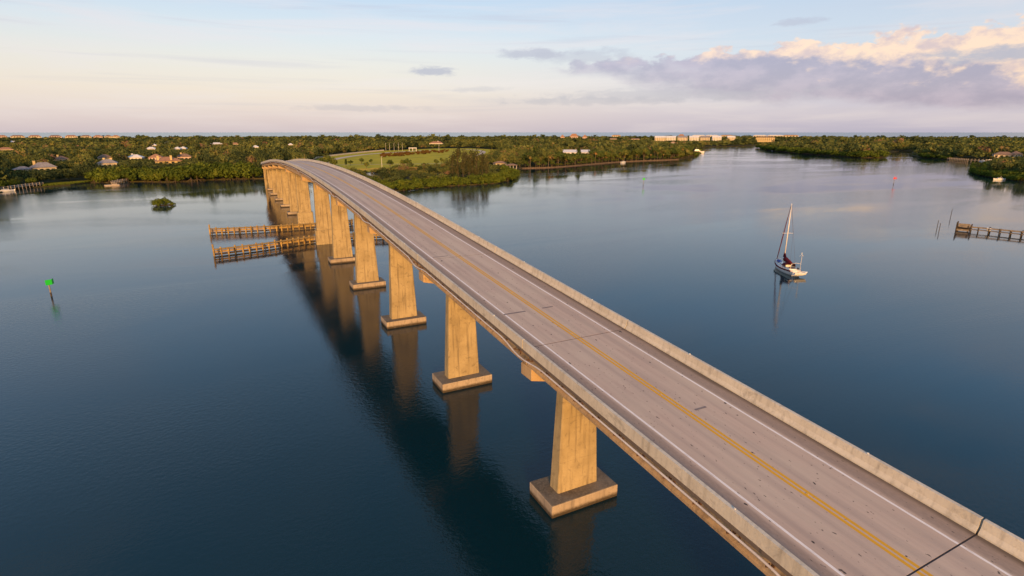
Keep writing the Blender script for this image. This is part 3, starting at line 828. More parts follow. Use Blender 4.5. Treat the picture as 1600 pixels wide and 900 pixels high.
# ------------------------------------------------------------------ power boats
def motor_boat(label, px, py, L, rz, decks=1, group="boats moored along the banks"):
    x, y = at(px, py)
    o = empty("motor_boat", (x, y, 0), rz, label, "boat", group)
    m = MB(); rm = loft_hull(m, L, L * .27, L * .11, L * .04, 14, 7, L * .04); m.build("hull", M_GEL, o, smooth=True)
    m = MB(); vs = []
    for a, b in rm: vs += [(a[0], a[1] * .97, a[2] + .02), (b[0], b[1] * .97, b[2] + .02)]
    m.add(vs, [(2 * i, 2 * i + 1, 2 * i + 3, 2 * i + 2) for i in range(len(rm) - 1)]); m.build("deck", M_GEL, o)
    z = L * .11
    for k in range(decks):
        ll = L * (.5 - .16 * k); hh = L * .085
        m = MB(); m.box((-L * .04 * (k + 1), 0, z + hh / 2), (ll, L * .18 - .3 * k, hh), 0, .86); cb = m.build("cabin", M_GEL, o, bevel=.08)
        m = MB(); m.box((-L * .04 * (k + 1), 0, z + hh * .55), (ll * .96, L * .18 - .3 * k + .05, hh * .3), 0, .95); m.build("window_band", M_GLASS, cb)
        z += hh + .05
    m = MB(); m.tube([(-L * .1, 0, z), (-L * .13, 0, z + L * .16)], .07, 5); m.build("radio_mast", M_MAST, o)
    return o
motor_boat("large white motor yacht moored at the tip of the palm bank", 1090, 240, 22, R(-30), 2)
motor_boat("small white boat lying off the left end of the right hand wood", 1207, 237.3, 7, R(20), 1)
motor_boat("cream motor boat at the seawall below the leaning palms", 974, 254.6, 9, R(20), 1)
motor_boat("white boat at the pale pile dock by the right bank", 1535, 256.5, 9, R(70), 1)
motor_boat("white boat tied beside the low dark dock of the near right trees", 1561, 284.2, 8, R(150), 1)
motor_boat("pale boat tucked in behind the near right hand trees", 1546, 255, 8, R(140), 1)
motor_boat("moored boat with low cabin at the far left dock", 10, 301.5, 8, R(30), 1)

# ------------------------------------------------------------------ houses
CLEAR = []       # (x, y, half width, height that stays in view) so that planting keeps the sight lines the photo has
def hip_roof(w, d, h, over, z, gable=False):
    W2, D2 = w / 2 + over, d / 2 + over; r = max(0.0, W2 - (0 if gable else D2))
    vs = [(-W2, -D2, z), (W2, -D2, z), (W2, D2, z), (-W2, D2, z), (-r, 0, z + h), (r, 0, z + h), (-W2, -D2, z - .25), (W2, -D2, z - .25), (W2, D2, z - .25), (-W2, D2, z - .25)]
    fs = [(0, 1, 5, 4), (2, 3, 4, 5), (1, 2, 5), (3, 0, 4), (6, 7, 1, 0), (7, 8, 2, 1), (8, 9, 3, 2), (9, 6, 0, 3), (9, 8, 7, 6)]
    return vs, fs
WINMESH = {}
def house(label, px, py, hp, w, d, wall_h, wm, rm, rot=0.0, chimneys=(), wing=None, cat="house", group="houses among the trees", name="house", nwin=4, floors=1, clear=None, gable=False, balcony=False, foot=None, fwd=None, hb=None):
    x, y = at(px, py, hp) if foot is None else at(px, foot)
    if fwd:
        ux, uy = x - CX, y - CY; q = fwd / (ux * FW[0] + uy * FW[1]); x, y = CX + ux * q, CY + uy * q
    a, dist = azdist(x, y)
    root = empty(name, (x, y, .5), -a + rot, label, cat, group)
    def block(cx, cy, w, d, wall_h, rh, chim):
        m = MB(); m.box((cx, cy, wall_h / 2), (w, d, wall_h)); m.build("wall", wm, root)
        vs, fs = hip_roof(w, d, rh, .7, wall_h, gable)
        m = MB(); m.add([(v[0] + cx, v[1] + cy, v[2]) for v in vs], fs); rf = m.build("roof", rm, root)
        for (ux, uy) in chim:
            m = MB(); m.box((cx + ux, cy + uy, wall_h + rh * .75), (1.7, 1.4, rh * 1.1)); m.box((cx + ux, cy + uy, wall_h + rh * 1.32), (2.0, 1.7, .25))
            c = m.build("chimney", M_WALLY if wm is not M_WALLW else M_WALLW, rf)
        fh = wall_h / floors
        for fl in range(floors):
            for k in range(nwin):
                ww = w / nwin * .5; key = (round(ww, 2), round(fh, 2))
                if key not in WINMESH:
                    q = MB(); q.box((0, 0, 0), (ww, .12, fh * .5)); WINMESH[key] = q.mesh("window", M_GLASS)
                o = bpy.data.objects.new("window", WINMESH[key]); col.objects.link(o); o.parent = root
                o.location = (cx - w / 2 + (k + .5) * w / nwin, cy - d / 2 - .03, fl * fh + fh * .52)
            if balcony and fl > 0:
                m = MB(); m.box((cx, cy - d / 2 - .75, fl * fh - .05), (w * .96, 1.4, .25)); m.build("balcony", M_WALLW, root)
    block(0, 0, w, d, wall_h, hp - .5 - wall_h, chimneys)
    if wing: block(*wing)
    CLEAR.append((x, y, (w if not clear else clear) / 2 + 3, wall_h * .86 + .3 if hb is None else hb))
    return root
# near houses on the left bank
house("wide low cream house with one chimney behind the trees at far left", 66, 256.5, 10, 16, 10, 5.6, M_WALLC, M_ROOFG, R(8), ((-5.5, 1),), (-13.5, 1, 12, 9, 4.4, 2.2, ()), clear=40)
house("grey roofed house with two white chimneys behind the left shore", 167, 251, 10, 15, 10, 6.2, M_WALLC, M_ROOFG, R(-5), ((-2.5, 1), (3, 1)), None)
house("big peach house with terracotta roof and yellow chimneys left of the bridge", 262, 246.5, 11, 21, 14, 6.6, M_WALLY, M_ROOFT, R(10), ((1.5, -6.2), (-9.5, -4)), None, floors=2)
house("terracotta roofed house just behind the big peach one", 243, 242.5, 11, 13, 11, 7, M_WALLP, M_ROOFT, R(-8), (), None, floors=2)
house("grey brown hip roofed house behind the grey roof with two chimneys", 163, 243.5, 10, 13, 10, 6, M_WALLC, M_ROOFB, R(5), (), None)
house("brown roofed house to the right of the big peach one", 287, 241.5, 10, 16, 11, 6, M_WALLP, M_ROOFB, 0, ((-3, 0),), None)
for lb, px, py, w, rm in (("white roofed house with a low wing in mid left woods", 211, 243.5, 20, M_ROOFW), ("cream house roof showing at the left edge", 8, 234.5, 26, M_ROOFT), ("white gabled house above the cream one near the left edge", 20, 224.5, 24, M_ROOFW),
                          ("white house in the woods near the beach terraces", 236, 231.5, 20, M_ROOFW), ("small white house left of a pale lawn", 241, 226.8, 14, M_ROOFW), ("white house high in the left woods", 260, 222.8, 18, M_ROOFW),
                          ("white house pair member left in the woods above the peach house", 277, 231, 14, M_ROOFW), ("white house pair member right in the woods above the peach house", 286, 230.5, 14, M_ROOFW),
                          ("pale house with light roof above the mangroves left of the bridge", 338, 224, 34, M_ROOFW), ("pink house in the woods left of the bridge", 367, 224, 24, M_ROOFT), ("small white house straight above the bridge end", 399, 228, 16, M_ROOFW),
                          ("white house in the woods above the bridge crest", 454, 224.5, 16, M_ROOFW), ("low brown house left of the white pair in the woods", 95, 246.5, 16, M_ROOFB)):
    house(lb, px, py, 9, w * .8, 11, 5.2, M_WALLW if rm is M_ROOFW else M_WALLC, rm, rng.uniform(-.4, .4), ((-3, 0),) if py > 240 else (), None)
# beach terraces on the left horizon
for k, (px, w) in enumerate(((3, 30), (27, 44), (54, 40), (86, 40), (111, 40), (134, 34), (153, 30), (169, 26), (181, 26))):
    house("low beach block, %s from the left in the left horizon row" % ("first second third fourth fifth sixth seventh eighth ninth".split()[k]), px, 216, 23.5, w, 18, 18, M_WALLC if k % 3 else M_WALLP, M_ROOFT if k % 2 == 0 else M_ROOFB, rng.uniform(-.1, .1), (), None, "apartment block", "beach blocks on the left horizon", "beach_block", 5, 4, fwd=2350, hb=17)
# white condominiums on the far bank at the right
for k, (px, w) in enumerate(((1031, 34), (1048, 30), (1066, 30), (1084, 30), (1101, 29), (1119, 29), (1142, 27))):
    house("white gabled condominium, %s from the left of the far bank row" % ("first second third fourth fifth sixth seventh".split()[k]), px, 210.6, 23, w, 16, 17.5, M_WALLW if k % 2 else M_WALLC, M_ROOFW if k not in (2, 4) else M_ROOFG, rng.uniform(-.25, .25), (), None, "condominium", "white condominiums on the far bank", "condominium", 6, 5, None, True, True, foot=224.5, hb=9)
house("long tan condominium with flat brown roof right of the white row", 1195, 214.6, 21, 56, 16, 18, M_WALLY, M_ROOFB, 0, (), None, "condominium", None, "condominium", 9, 4, None, False, True, foot=225.5, hb=4)
# villas on the skyline in the middle and right
for lb, px, py, hp, w, wm, rm in (("large pink villa on the skyline above the palm bank", 897, 209, 29, 32, M_WALLP, M_ROOFT), ("small pink villa left of the large skyline villa", 879, 209, 25, 18, M_WALLP, M_ROOFT), ("small pink villa right of the large skyline villa", 914, 209, 25, 18, M_WALLP, M_ROOFT),
                              ("terracotta roofed house with white chimney above the field", 682, 221, 12, 34, M_WALLW, M_ROOFT), ("low pale house in the woods above the palms", 958, 216, 11, 40, M_WALLC, M_ROOFB), ("brown roofed house in the woods left of the white condominiums", 993, 216.5, 11, 40, M_WALLC, M_ROOFB),
                              ("cream house on the skyline over the white condominiums", 1065, 209, 27, 28, M_WALLC, M_ROOFT), ("small tan house glimpsed at the palm bank edge", 1052, 221.5, 10, 14, M_WALLW, M_ROOFT)):
    house(lb, px, py, hp, w, 16, hp * .6, wm, rm, rng.uniform(-.2, .2), ((4, 0),) if "chimney" in lb else (), None, floors=2 if hp > 15 else 1, group="villas in the middle distance", fwd=2300 if hp > 15 else None)
for k, (px, w) in enumerate(((963, 44), (1092, 60), (1113, 60), (1136, 60), (1188, 60), (1212, 70), (1236, 70))):
    house("low pale beachfront block on the far right coast", px, 210, 22, w, 18, 18, M_WALLC, M_ROOFT if k % 3 == 0 else M_ROOFW, 0, (), None, "beachfront block", "pale beachfront blocks along the coast", "beachfront_block", 5, 2, fwd=2880, hb=17)
house("cream villa with grey roof on the right bank behind the boats", 1569, 242, 11, 20, 12, 7, M_WALLC, M_ROOFB, R(10), (), (13, -1, 9, 9, 8, 3, ()), floors=2, group="villas in the middle distance", clear=34)
house("small yellow gabled house at the right edge behind palms", 1588, 241, 11, 9, 9, 7.5, M_WALLY, M_ROOFB, R(5), (), None, floors=2, nwin=2, group="villas in the middle distance")
house("grey shed roof beside the inlet at the end of the mangroves", 781, 251.5, 6, 12, 7, 3.4, M_WALLC, M_ROOFB, R(20), (), None, nwin=2, group="villas in the middle distance")
house("large hall with a pale metal roof behind the tall cypress", 900, 234, 8.5, 42, 24, 4.2, M_WALLW, M_ROOFW, R(-4), (), None, 'hall', None, 'hall', 6, 1, None, True, hb=3.0)
# boathouse on piles at the inlet
x, y = at(799.5, 265.5); a, _ = azdist(x, y)
bh = empty("boathouse", (x, y, 0), -a, "open boathouse on white piles at the mangrove inlet", "boathouse")
vs, fs = hip_roof(10, 7, 1.3, .6, 4.6); m = MB(); m.add(vs, fs); m.build("roof", M_ROOFB, bh)
for u in (-4.6, -1.5, 1.5, 4.6):
    for w in (-3, 3):
        m = MB(); m.tube([(u, w, -2), (u, w, 4.5)], .2, 6); m.build("pile", M_WALLW, bh)
m = MB(); m.box((0, 0, 1.5), (9.6, 6.4, .25)); m.build("deck", M_DOCK, bh)
# park shelter on the field
x, y = at(645, 236.6); a, _ = azdist(x, y)
sh = empty("park_shelter", (x, y, .6), -a, "white flat roofed open shelter at the top of the grass field", "shelter")
m = MB(); m.box((0, 0, 5.6), (15, 8, 1.2)); m.build("roof", M_WALLW, sh)
for u in (-6.5, 0, 6.5):
    for w in (-3, 3): m = MB(); m.box((u, w, 2.5), (.8, .8, 5)); m.build("column", M_WALLW, sh)
# white boundary wall along the field
wp = smooth_line([at(*q) for q in [(490, 249.6), (503, 247), (525, 244.2), (555, 240.6), (580, 238), (600, 236.2)]], 3)
m = MB()
for i in range(len(wp) - 1): m.beam((*wp[i], 1.5), (*wp[i + 1], 1.5), .4, 2.4)
tag(m.build("boundary_wall", M_WALLC), "long white boundary wall at the upper edge of the grass field", "wall")
# lamp posts on the field
for k, (px, py, h_) in enumerate(((597, 263, 11), (603, 236, 14), (609, 236, 14), (616, 236, 14), (623, 236, 15), (629, 236, 14), (686, 238, 12))):
    x, y = at(px, py); o = empty("light_pole", (x, y, .6), 0, ("slim pale light pole standing alone in the lower field" if k == 0 else "light pole right of the shelter beyond the scrub" if k == 6 else "slim light pole in the row left of the park shelter"), "light pole", "light poles on the field")
    m = MB(); m.tube([(0, 0, 0), (0, 0, h_)], [.22, .14], 6); m.build("post", M_MAST, o)
    m = MB(); m.beam((0, 0, h_), (1.4, -.6, h_ + .15), .12, .12); m.build("lamp_arm", M_MAST, o)
# boardwalk behind the mangroves
dock("brown boardwalk with rails crossing the gap behind the mangroves", [at(560, 271.5), at(600, 270), at(650, 268.5), at(680, 267.5)], 2.6, 2.4, 1.1, 6.0, M_TIMBER, .2, None, "boardwalk")
# seawall at the palm bank
sw = smooth_line([at(*q) for q in [(812, 264.2), (819, 263.3), (860, 262.2), (900, 259.2), (960, 254.2), (1000, 252.2), (1060, 250.2)]], 4)
m = MB()
for i in range(len(sw) - 1): m.beam((*sw[i], -.1), (*sw[i + 1], -.1), .5, 1.7); m.beam((*sw[i], .80), (*sw[i + 1], .80), .9, .18)
tag(m.build("seawall", M_RIP), "low brown concrete seawall along the palm lined bank", "seawall")

# ------------------------------------------------------------------ vegetation
def tris(c, nrm, size, g):
    n = len(c)
    nrm = nrm / (np.linalg.norm(nrm, axis=1, keepdims=True) + 1e-9)
    r = g.normal(size=(n, 3)); u = np.cross(nrm, r); u /= (np.linalg.norm(u, axis=1, keepdims=True) + 1e-9); v = np.cross(nrm, u)
    s = size[:, None]
    j = lambda: g.uniform(.7, 1.3, (n, 1))
    p = np.stack([c + u * s * j(), c + (-.5 * u + .87 * v) * s * j(), c + (-.5 * u - .87 * v) * s * j()], axis=1)
    return p.reshape(-1, 3)
def crown_blob(g, n, r, zc, rz, size, lobes=9, lobe_r=.42, low=-.35):
    """leaf clumps round several uneven lobes; returns vertices and tint (unit: metres)"""
    d = g.normal(size=(lobes, 3)); d /= np.linalg.norm(d, axis=1, keepdims=True); d[:, 2] = np.abs(d[:, 2]) * 1.15 + low
    lc = d * g.uniform(.45, .72, (lobes, 1)); lr = lobe_r * g.uniform(.7, 1.25, lobes); lt = g.uniform(-.16, .16, lobes)
    k = g.integers(0, lobes, n)
    q = g.normal(size=(n, 3)); q /= np.linalg.norm(q, axis=1, keepdims=True); q[:, 2] = q[:, 2] * .9 + .15
    c = (lc[k] + q * (lr[k] * g.uniform(.7, 1.08, n))[:, None]) * np.array([r, r, rz]) + np.array([0, 0, zc])
    nr = q + lc[k] * .5 + g.normal(size=(n, 3)) * .55
    sz = size * g.uniform(.55, 1.25, n)
    v = tris(c, nr, sz, g)
    t = np.repeat(lt[k] + g.uniform(-.17, .17, n), 3)
    return v, t
def crown_casu(g, n, r, z0, z1, size):
    k = g.integers(0, 16, n); br = g.uniform(0, 1, 16); ba = g.uniform(0, 6.28, 16)
    h = br[k]; rad = r * (1 - h * .75) * (.45 + .55 * g.uniform(size=16)[k])
    c = np.stack([np.cos(ba[k]) * rad * .6, np.sin(ba[k]) * rad * .6, z0 + (z1 - z0) * h], 1) + g.normal(size=(n, 3)) * np.array([.28 * r, .28 * r, .09 * (z1 - z0)])
    nr = c * np.array([1, 1, 0]) + g.normal(size=(n, 3)) * 1.2
    v = tris(c, nr, size * g.uniform(.5, 1.3, n), g)
    v = v.reshape(-1, 3, 3); m = v.mean(1, keepdims=True); v = (v - m) * np.array([.7, .7, 1.6]) + m
    return v.reshape(-1, 3), np.repeat(.5 + g.uniform(-.3, .3, n), 3)
def crown_palm(g, h, n=17, L=3.0):
    V = []; T = []
    for i in range(n):
        a = i * 2.4 + g.uniform(-.3, .3); e = g.uniform(-.55, 1.15); l = L * g.uniform(.8, 1.15); dead = e < -.3
        p = np.array([0, 0, h]); d = np.array([math.cos(a) * math.cos(e), math.sin(a) * math.cos(e), math.sin(e)]); s = np.array([-math.sin(a), math.cos(a), 0])
        prev = p; w0 = .25
        tt = (.92 if dead else .45) + g.uniform(-.2, .2)
        for j in range(5):
            d = d + np.array([0, 0, -.30]); d /= np.linalg.norm(d); nx = prev + d * l / 5
            w = (.55, .75, .7, .5, .08)[j] * .85; dn = np.array([0, 0, -.30])
            for sg in (-1, 1):
                a0 = prev; b0 = nx; a1 = prev + s * sg * w0 + dn * w0; b1 = nx + s * sg * w + dn * w
                V += [a0, b0, a1, b0, b1, a1]; T += [tt] * 6
            prev = nx; w0 = w
    return np.array(V), np.array(T)
def tri_mesh(name, v, t, mat):
    n = len(v) // 3
    me = bpy.data.meshes.new(name)
    me.vertices.add(len(v)); me.vertices.foreach_set('co', np.ascontiguousarray(v, dtype=np.float32).ravel())
    me.loops.add(len(v)); me.loops.foreach_set('vertex_index', np.arange(len(v), dtype=np.int32))
    me.polygons.add(n); me.polygons.foreach_set('loop_start', np.arange(0, 3 * n, 3, dtype=np.int32))
    me.materials.append(mat)
    a = me.attributes.new('tint', 'FLOAT', 'POINT'); a.data.foreach_set('value', np.clip(t, 0, 1).astype(np.float32))
    me.update(calc_edges=True)
    return me
def trunk_mesh(kind, h, g):
    m = MB()
    if kind == 'palm':
        b = g.uniform(-.7, .7, 2)
        m.tube([(0, 0, -.5), (b[0] * .3, b[1] * .3, h * .4), (b[0], b[1], h * .97)], [.28, .2, .17], 7); return m.mesh("trunk", M_PALMTRUNK), b
    if kind == 'casu':
        m.tube([(0, 0, -.5), (.2, .1, h * .5), (0, .2, h * .95)], [.45, .28, .06], 7)
        for k in range(9):
            a = g.uniform(0, 6.28); z = h * g.uniform(.25, .8); l = g.uniform(1.5, 3)
            m.tube([(0.1, .1, z), (math.cos(a) * l, math.sin(a) * l, z + l * .6)], [.1, .03], 5)
        return m.mesh("trunk", M_BARK), (0, 0)
    r = .05 * h
    m.tube([(0, 0, -.6), (.1, .05, h * .35), (.2, .1, h * .7)], [r * .6, r * .5, r * .2], 7)
    for k in range(5):
        a = k * 1.26 + g.uniform(-.3, .3); l = h * g.uniform(.22, .34); z = h * g.uniform(.25, .45)
        m.tube([(.1, .05, z), (math.cos(a) * l * .6, math.sin(a) * l * .6, z + l * .45), (math.cos(a) * l, math.sin(a) * l, z + l * .9)], [r * .3, r * .2, r * .08], 5)
    if kind == 'mang':        # prop roots
        for k in range(7):
            a = k * .9; m.tube([(0, 0, 1.2), (math.cos(a) * 1.1, math.sin(a) * 1.1, .6), (math.cos(a) * 1.6, math.sin(a) * 1.6, -.8)], .07, 5)
    return m.mesh("trunk", M_BARK), (0, 0)

g = np.random.default_rng(5)
LIB = {}
def lib(kind, k, crown, trunk): LIB.setdefault(kind, []).append((crown, trunk))
for k in range(5):
    v, t = crown_blob(g, 620, 3.9, 3.3, 3.3, .52, 12, .44, -.55); lib('mang', k, tri_mesh("crown", v, t + .45, M_MANG), trunk_mesh('mang', 6.4, g)[0])
for k in range(6):
    v, t = crown_blob(g, 640, 4.4, 6.6, 4.2, .58, 11, .42, -.40); lib('broad', k, tri_mesh("crown", v, t + .42, M_LEAF), trunk_mesh('broad', 10, g)[0])
for k in range(4):
    v, t = crown_casu(g, 900, 3.6, 4.5, 20.5, .46); lib('casu', k, tri_mesh("crown", v, t, M_CASU), trunk_mesh('casu', 20, g)[0])
for k in range(5):
    tm, b = trunk_mesh('palm', 10, g); v, t = crown_palm(g, 9.8, 18, 3.1); v = v + np.array([b[0], b[1], 0]); lib('palm', k, tri_mesh("crown", v, t, M_PALM), tm)
for k in range(2):
    v, t = crown_blob(g, 420, 1.9, 5.2, 5.4, .5, 12, .5, -.5); lib('column', k, tri_mesh("crown", v, t + .18, M_LEAF), trunk_mesh('broad', 9, g)[0])
for k in range(3):
    v, t = crown_blob(g, 260, 2.3, 1.1, 1.5, .42, 7, .5, -.3); lib('scrub', k, tri_mesh("crown", v, t + .5, M_SHRUB), trunk_mesh('broad', 2.2, g)[0])
NAMES = {'mang': ("mangrove_tree", "tree"), 'broad': ("broadleaf_tree", "tree"), 'casu': ("casuarina_tree", "tree"), 'palm': ("palm_tree", "palm"), 'column': ("cypress_tree", "tree"), 'scrub': ("russet_shrub", "shrub")}
def sight_cap(x, y):
    """highest crown that leaves the house roofs (and pond) in view as in the photo"""
    cap = 99.0; dx0, dy0 = x - CX, y - CY; d0 = math.hypot(dx0, dy0)
    for hx, hy, hw, hb in CLEAR:
        ex, ey = hx - CX, hy - CY; dh = math.hypot(ex, ey); ux, uy = ex / dh, ey / dh
        al = dx0 * ux + dy0 * uy; la = abs(dx0 * uy - dy0 * ux)
        if al > dh - 12 and al < dh + 14 and la < hw + 3: return 0.0
        if 0 < al <= dh - 12 and la < hw * al / dh + 2.0: cap = min(cap, hb + (CZ - hb) * (1 - al / dh))
    return cap
def plant(kind, x, y, height, label, group=None, z=.45, spread=1.0):
    hgt0 = {'mang': 6.4, 'broad': 10.4, 'casu': 20.5, 'palm': 11.2, 'column': 10.4, 'scrub': 2.5}[kind]
    cap = sight_cap(x, y)
    if cap < 2.2: return None
    height = min(height, max(2.2, cap))
    cr, tk = LIB[kind][g.integers(0, len(LIB[kind]))]
    nm, cat = NAMES[kind]
    o = empty(nm, (x, y, z), g.uniform(0, 6.28), label, cat, group)
    s = height / hgt0; sx = s * spread if s > .75 else max(s, .62) * spread
    o.scale = (sx * g.uniform(.9, 1.15), sx * g.uniform(.9, 1.15), s)
    for nm2, me in (("trunk", tk), ("crown", cr)):
        q = bpy.data.objects.new(nm2, me); col.objects.link(q); q.parent = o
    return o
def along(pts, step):
    out = []; 
    for i in range(len(pts) - 1):
        a = np.array(pts[i]); b = np.array(pts[i + 1]); L_ = np.linalg.norm(b - a); d_ = (b - a) / L_; nrm_ = np.array([-d_[1], d_[0]]); k = g.uniform(0, step)
        while k < L_: out.append((a + d_ * k, nrm_)); k += step * g.uniform(.75, 1.25)
    return out
CLEAR.append((*at(752, 239), 16, .6)); CLEAR.append((*at(1405, 243), 22, .6))
CLEAR.append((*at(560, 243), 40, .6)); CLEAR.append((*at(620, 240), 40, .6))
CLEAR.append((*at(578, 275), 4, .6))
CLEAR.append((*at(1089, 239), 11, 1.5))
CLEAR.append((*at(1535, 256.5), 6, 1.0))
USED = []
def row(kind, pts, step, offs, hmin, hmax, label, group, spread=1.0):
    for off in offs:
        cells = along(pts, step)
        for ci, (p, nm) in enumerate(cells):
            lb = label if isinstance(label, str) else label[min(len(label) - 1, int(ci / len(cells) * len(label)))]
            q = p + nm * (off + g.uniform(-1.6, 1.6))
            if off > 2 and not inside([q], land)[0]: continue
            o = plant(kind, q[0], q[1], g.uniform(hmin, hmax), lb, group, .45 if off > 3 or kind != 'mang' else -.85, spread)
            if o: USED.append((q[0], q[1]))
# left bank
row('mang', [p for p in L_left[0:3]], 8.0, (5,), 5, 8, "mangrove bush in the dense row behind the far left dock", "mangroves of the far left bank")
row('mang', L_left[4:8], 6.5, (-.6, 7), 8, 12, "mangrove tree on the left bank between the small dock and the bridge", "mangroves of the left bank")
row('mang', L_left[7:12], 5.5, (-.6, 7), 10.5, 14.5, "tall mangrove in the solid green stand at the bridge's left foot", "mangroves at the bridge foot", 1.05)
row('palm', [at(205, 276), at(300, 272)], 14, (0,), 9, 12, "palm standing in front of the big peach house", "palms by the peach house")
# peninsula to the right of the bridge
pen = [(18, 470), (33, 425), (46, 370)] + L_mid[:8]
row('mang', pen[2:], 6.4, (-.6, 6.0), 4.8, 7.4, ["round mangrove bush in the peninsula hedge close to the bridge", "round mangrove bush in the peninsula hedge left of the casuarinas", "round mangrove bush in the peninsula hedge below the casuarinas", "round mangrove bush at the rounded tip of the peninsula"], "mangroves of the peninsula", 1.05)
for px, py, hh in ((708, 282, 19), (716, 281, 23), (724, 283, 20), (733, 282, 17), (738, 280, 24), (745, 281, 21), (754, 281, 19), (760, 282, 16), (728, 276, 19), (700, 279, 12)):
    x, y = at(px, py); plant('casu', x, y, hh, "tall feathery casuarina in the dark clump on the peninsula", "casuarinas on the peninsula"); USED.append((x, y))
# trees dotted on the field
for px, py, hh, kind in ((548, 260, 6, 'broad'), (565, 258, 7.5, 'broad'), (580, 258, 6, 'broad'), (573, 265, 7, 'broad'), (541, 262, 9, 'column'), (610, 265, 9, 'broad'), (637, 264, 10, 'broad'), (630, 262, 8, 'broad'), (682, 262, 8, 'broad'), (662, 263, 5, 'broad'), (690, 257, 7, 'broad'), (770, 254, 8, 'broad'), (778, 250, 7, 'palm'), (772, 243, 7, 'broad'), (505, 265, 11, 'broad'), (511, 264, 13, 'broad'), (517, 263, 12, 'broad'), (523, 265, 10, 'broad')):
    x, y = at(px, py); sv = CLEAR; CLEAR = []
    plant(kind, x, y, hh, {'broad': "single small rounded tree standing in or beside the grass field", 'column': "slim upright tree at the left end of the grass field", 'palm': "lone palm by the shed at the mangrove inlet"}[kind], "trees dotted on the grass field" if kind == 'broad' else None); CLEAR = sv; USED.append((x, y))
for k in range(90):
    u = g.uniform(0, 1); px = 596 + 105 * u; py = 244.5 - 8.0 * u + g.uniform(-1.6, 2.6)
    x, y = at(px, py); sv = CLEAR; CLEAR = []; plant('scrub', x, y, g.uniform(2.0, 4.2), "russet shrub in the orange brown scrub strip across the field", "russet scrub on the field"); CLEAR = sv
# palm bank
bank = L_mid[8:16]
row('broad', bank, 8.5, (3.0,), 3.0, 5.5, ["low round bush on the seawall near the boathouse inlet", "low round bush on the seawall below the pale roofed hall", "low round bush on the seawall near the cream motor boat", "low round bush on the seawall above the small green marker", "low round bush towards the yacht end of the seawall"], "bushes along the seawall", 1.0)
row('palm', bank, 12.0, (3.5, 11), 7, 14.5, ["palm on the seawall bank near the boathouse inlet", "palm on the seawall bank in front of the pale roofed hall", "palm on the seawall bank behind the cream motor boat", "palm on the seawall bank left of the small green marker", "palm towards the yacht end of the seawall bank"], "palms of the seawall bank", 1.1)
row('broad', bank, 12.0, (5, 15), 7, 16, ["leafy tree among the palms near the boathouse inlet", "leafy tree among the palms in front of the pale roofed hall", "leafy tree among the palms behind the cream motor boat", "leafy tree among the palms above the small green marker", "leafy tree towards the yacht end of the seawall bank"], "leafy trees of the seawall bank", 1.1)
for px, py, hh in ((903, 256, 21), (837, 259, 22)):
    x, y = at(px, py); sv = CLEAR; CLEAR = []; plant('column', x, y, hh, "very tall slim dark cypress in front of the pond" if px > 880 else "tall dark cypress near the left end of the seawall", None, .5, .75 if px > 880 else .9); CLEAR = sv; USED.append((x, y))
row('mang', L_mid[14:17], 12.0, (1,), 5, 8, "low mangrove at the tip of the palm bank near the yacht", "mangroves at the palm bank tip")
# right hand woods
row('mang', L_right[0:6], 10.0, (-.6,), 7, 13, ["mangrove at the left tip of the right hand wood", "mangrove along the left half of the right hand wood's shore", "mangrove along the right half of the right hand wood's shore", "mangrove of the right hand wood beside the little inlet"], "mangroves edging the right hand wood", 1.3)
row('mang', L_right[10:11] + L_right[11:12], 9.0, (-.6,), 6, 9, "mangrove at the water's edge beyond the little right hand inlet", "mangroves beyond the inlet", 1.2)
row('mang', L_rn[0:5], 5.8, (-.6, 7), 5, 7.5, ["mangrove at the back of the near clump at the right edge", "mangrove at the left tip of the near clump at the right edge", "mangrove at the front of the near clump behind the low dark dock"], "mangroves of the near right clump", 1.1)
row('palm', [at(1572, 268), at(1600, 272)], 6, (0, 5), 8, 11, "palm among the near right hand mangroves", "palms at the right edge")
# islet
x, y = at(255, 321.5)
isl = empty("mangrove_islet", (x, y, 0), 0, "tiny bushy mangrove islet alone in the water left of the bridge", "islet")
for k, (ux, uy, s_) in enumerate(((-2.6, 0, .62), (0, .4, .68), (2.4, -.3, .50), (4.1, -.4, .34), (-.8, -1.2, .5))):
    cr, tk = LIB['mang'][k]
    for nm2, me in (("trunk", tk), ("crown", cr)):
        q = bpy.data.objects.new(nm2, me); col.objects.link(q); q.parent = isl; q.location = (ux, uy, -.2 if nm2 == "trunk" else -.55); q.scale = (s_ * 1.05, s_ * 1.05, s_ * 1.12); q.rotation_euler.z = k
m = MB(); m.box((.6, 0, 0), (8.5, 3.2, .5), 0, .8); m.build("mud_bank", M_MUD, isl, bevel=.1)
# skyline trees that stand clear of the rest
for px, py, hh, kind in ((700, 207.0, 27, 'broad'), (687, 209.5, 24, 'casu'), (606, 206.8, 24, 'column'), (619, 207.2, 24, 'column'), (762, 208.5, 22, 'broad'), (786, 208, 22, 'broad'), (748, 209, 22, 'broad'), (990, 209, 22, 'broad'), (1288, 212.5, 24, 'broad'), (1380, 213.5, 24, 'broad'), (218, 212, 26, 'broad'), (1008, 209, 22, 'broad')):
    x, y = at(px, py + 4, hh); q = 2250 / ((x - CX) * FW[0] + (y - CY) * FW[1]); x, y = CX + (x - CX) * q, CY + (y - CY) * q
    plant(kind, x, y, hh, "tall rounded tree breaking the skyline" if kind == 'broad' else "slim dark tree breaking the skyline", "skyline trees", .5, 1.3 if kind == 'broad' else .8)

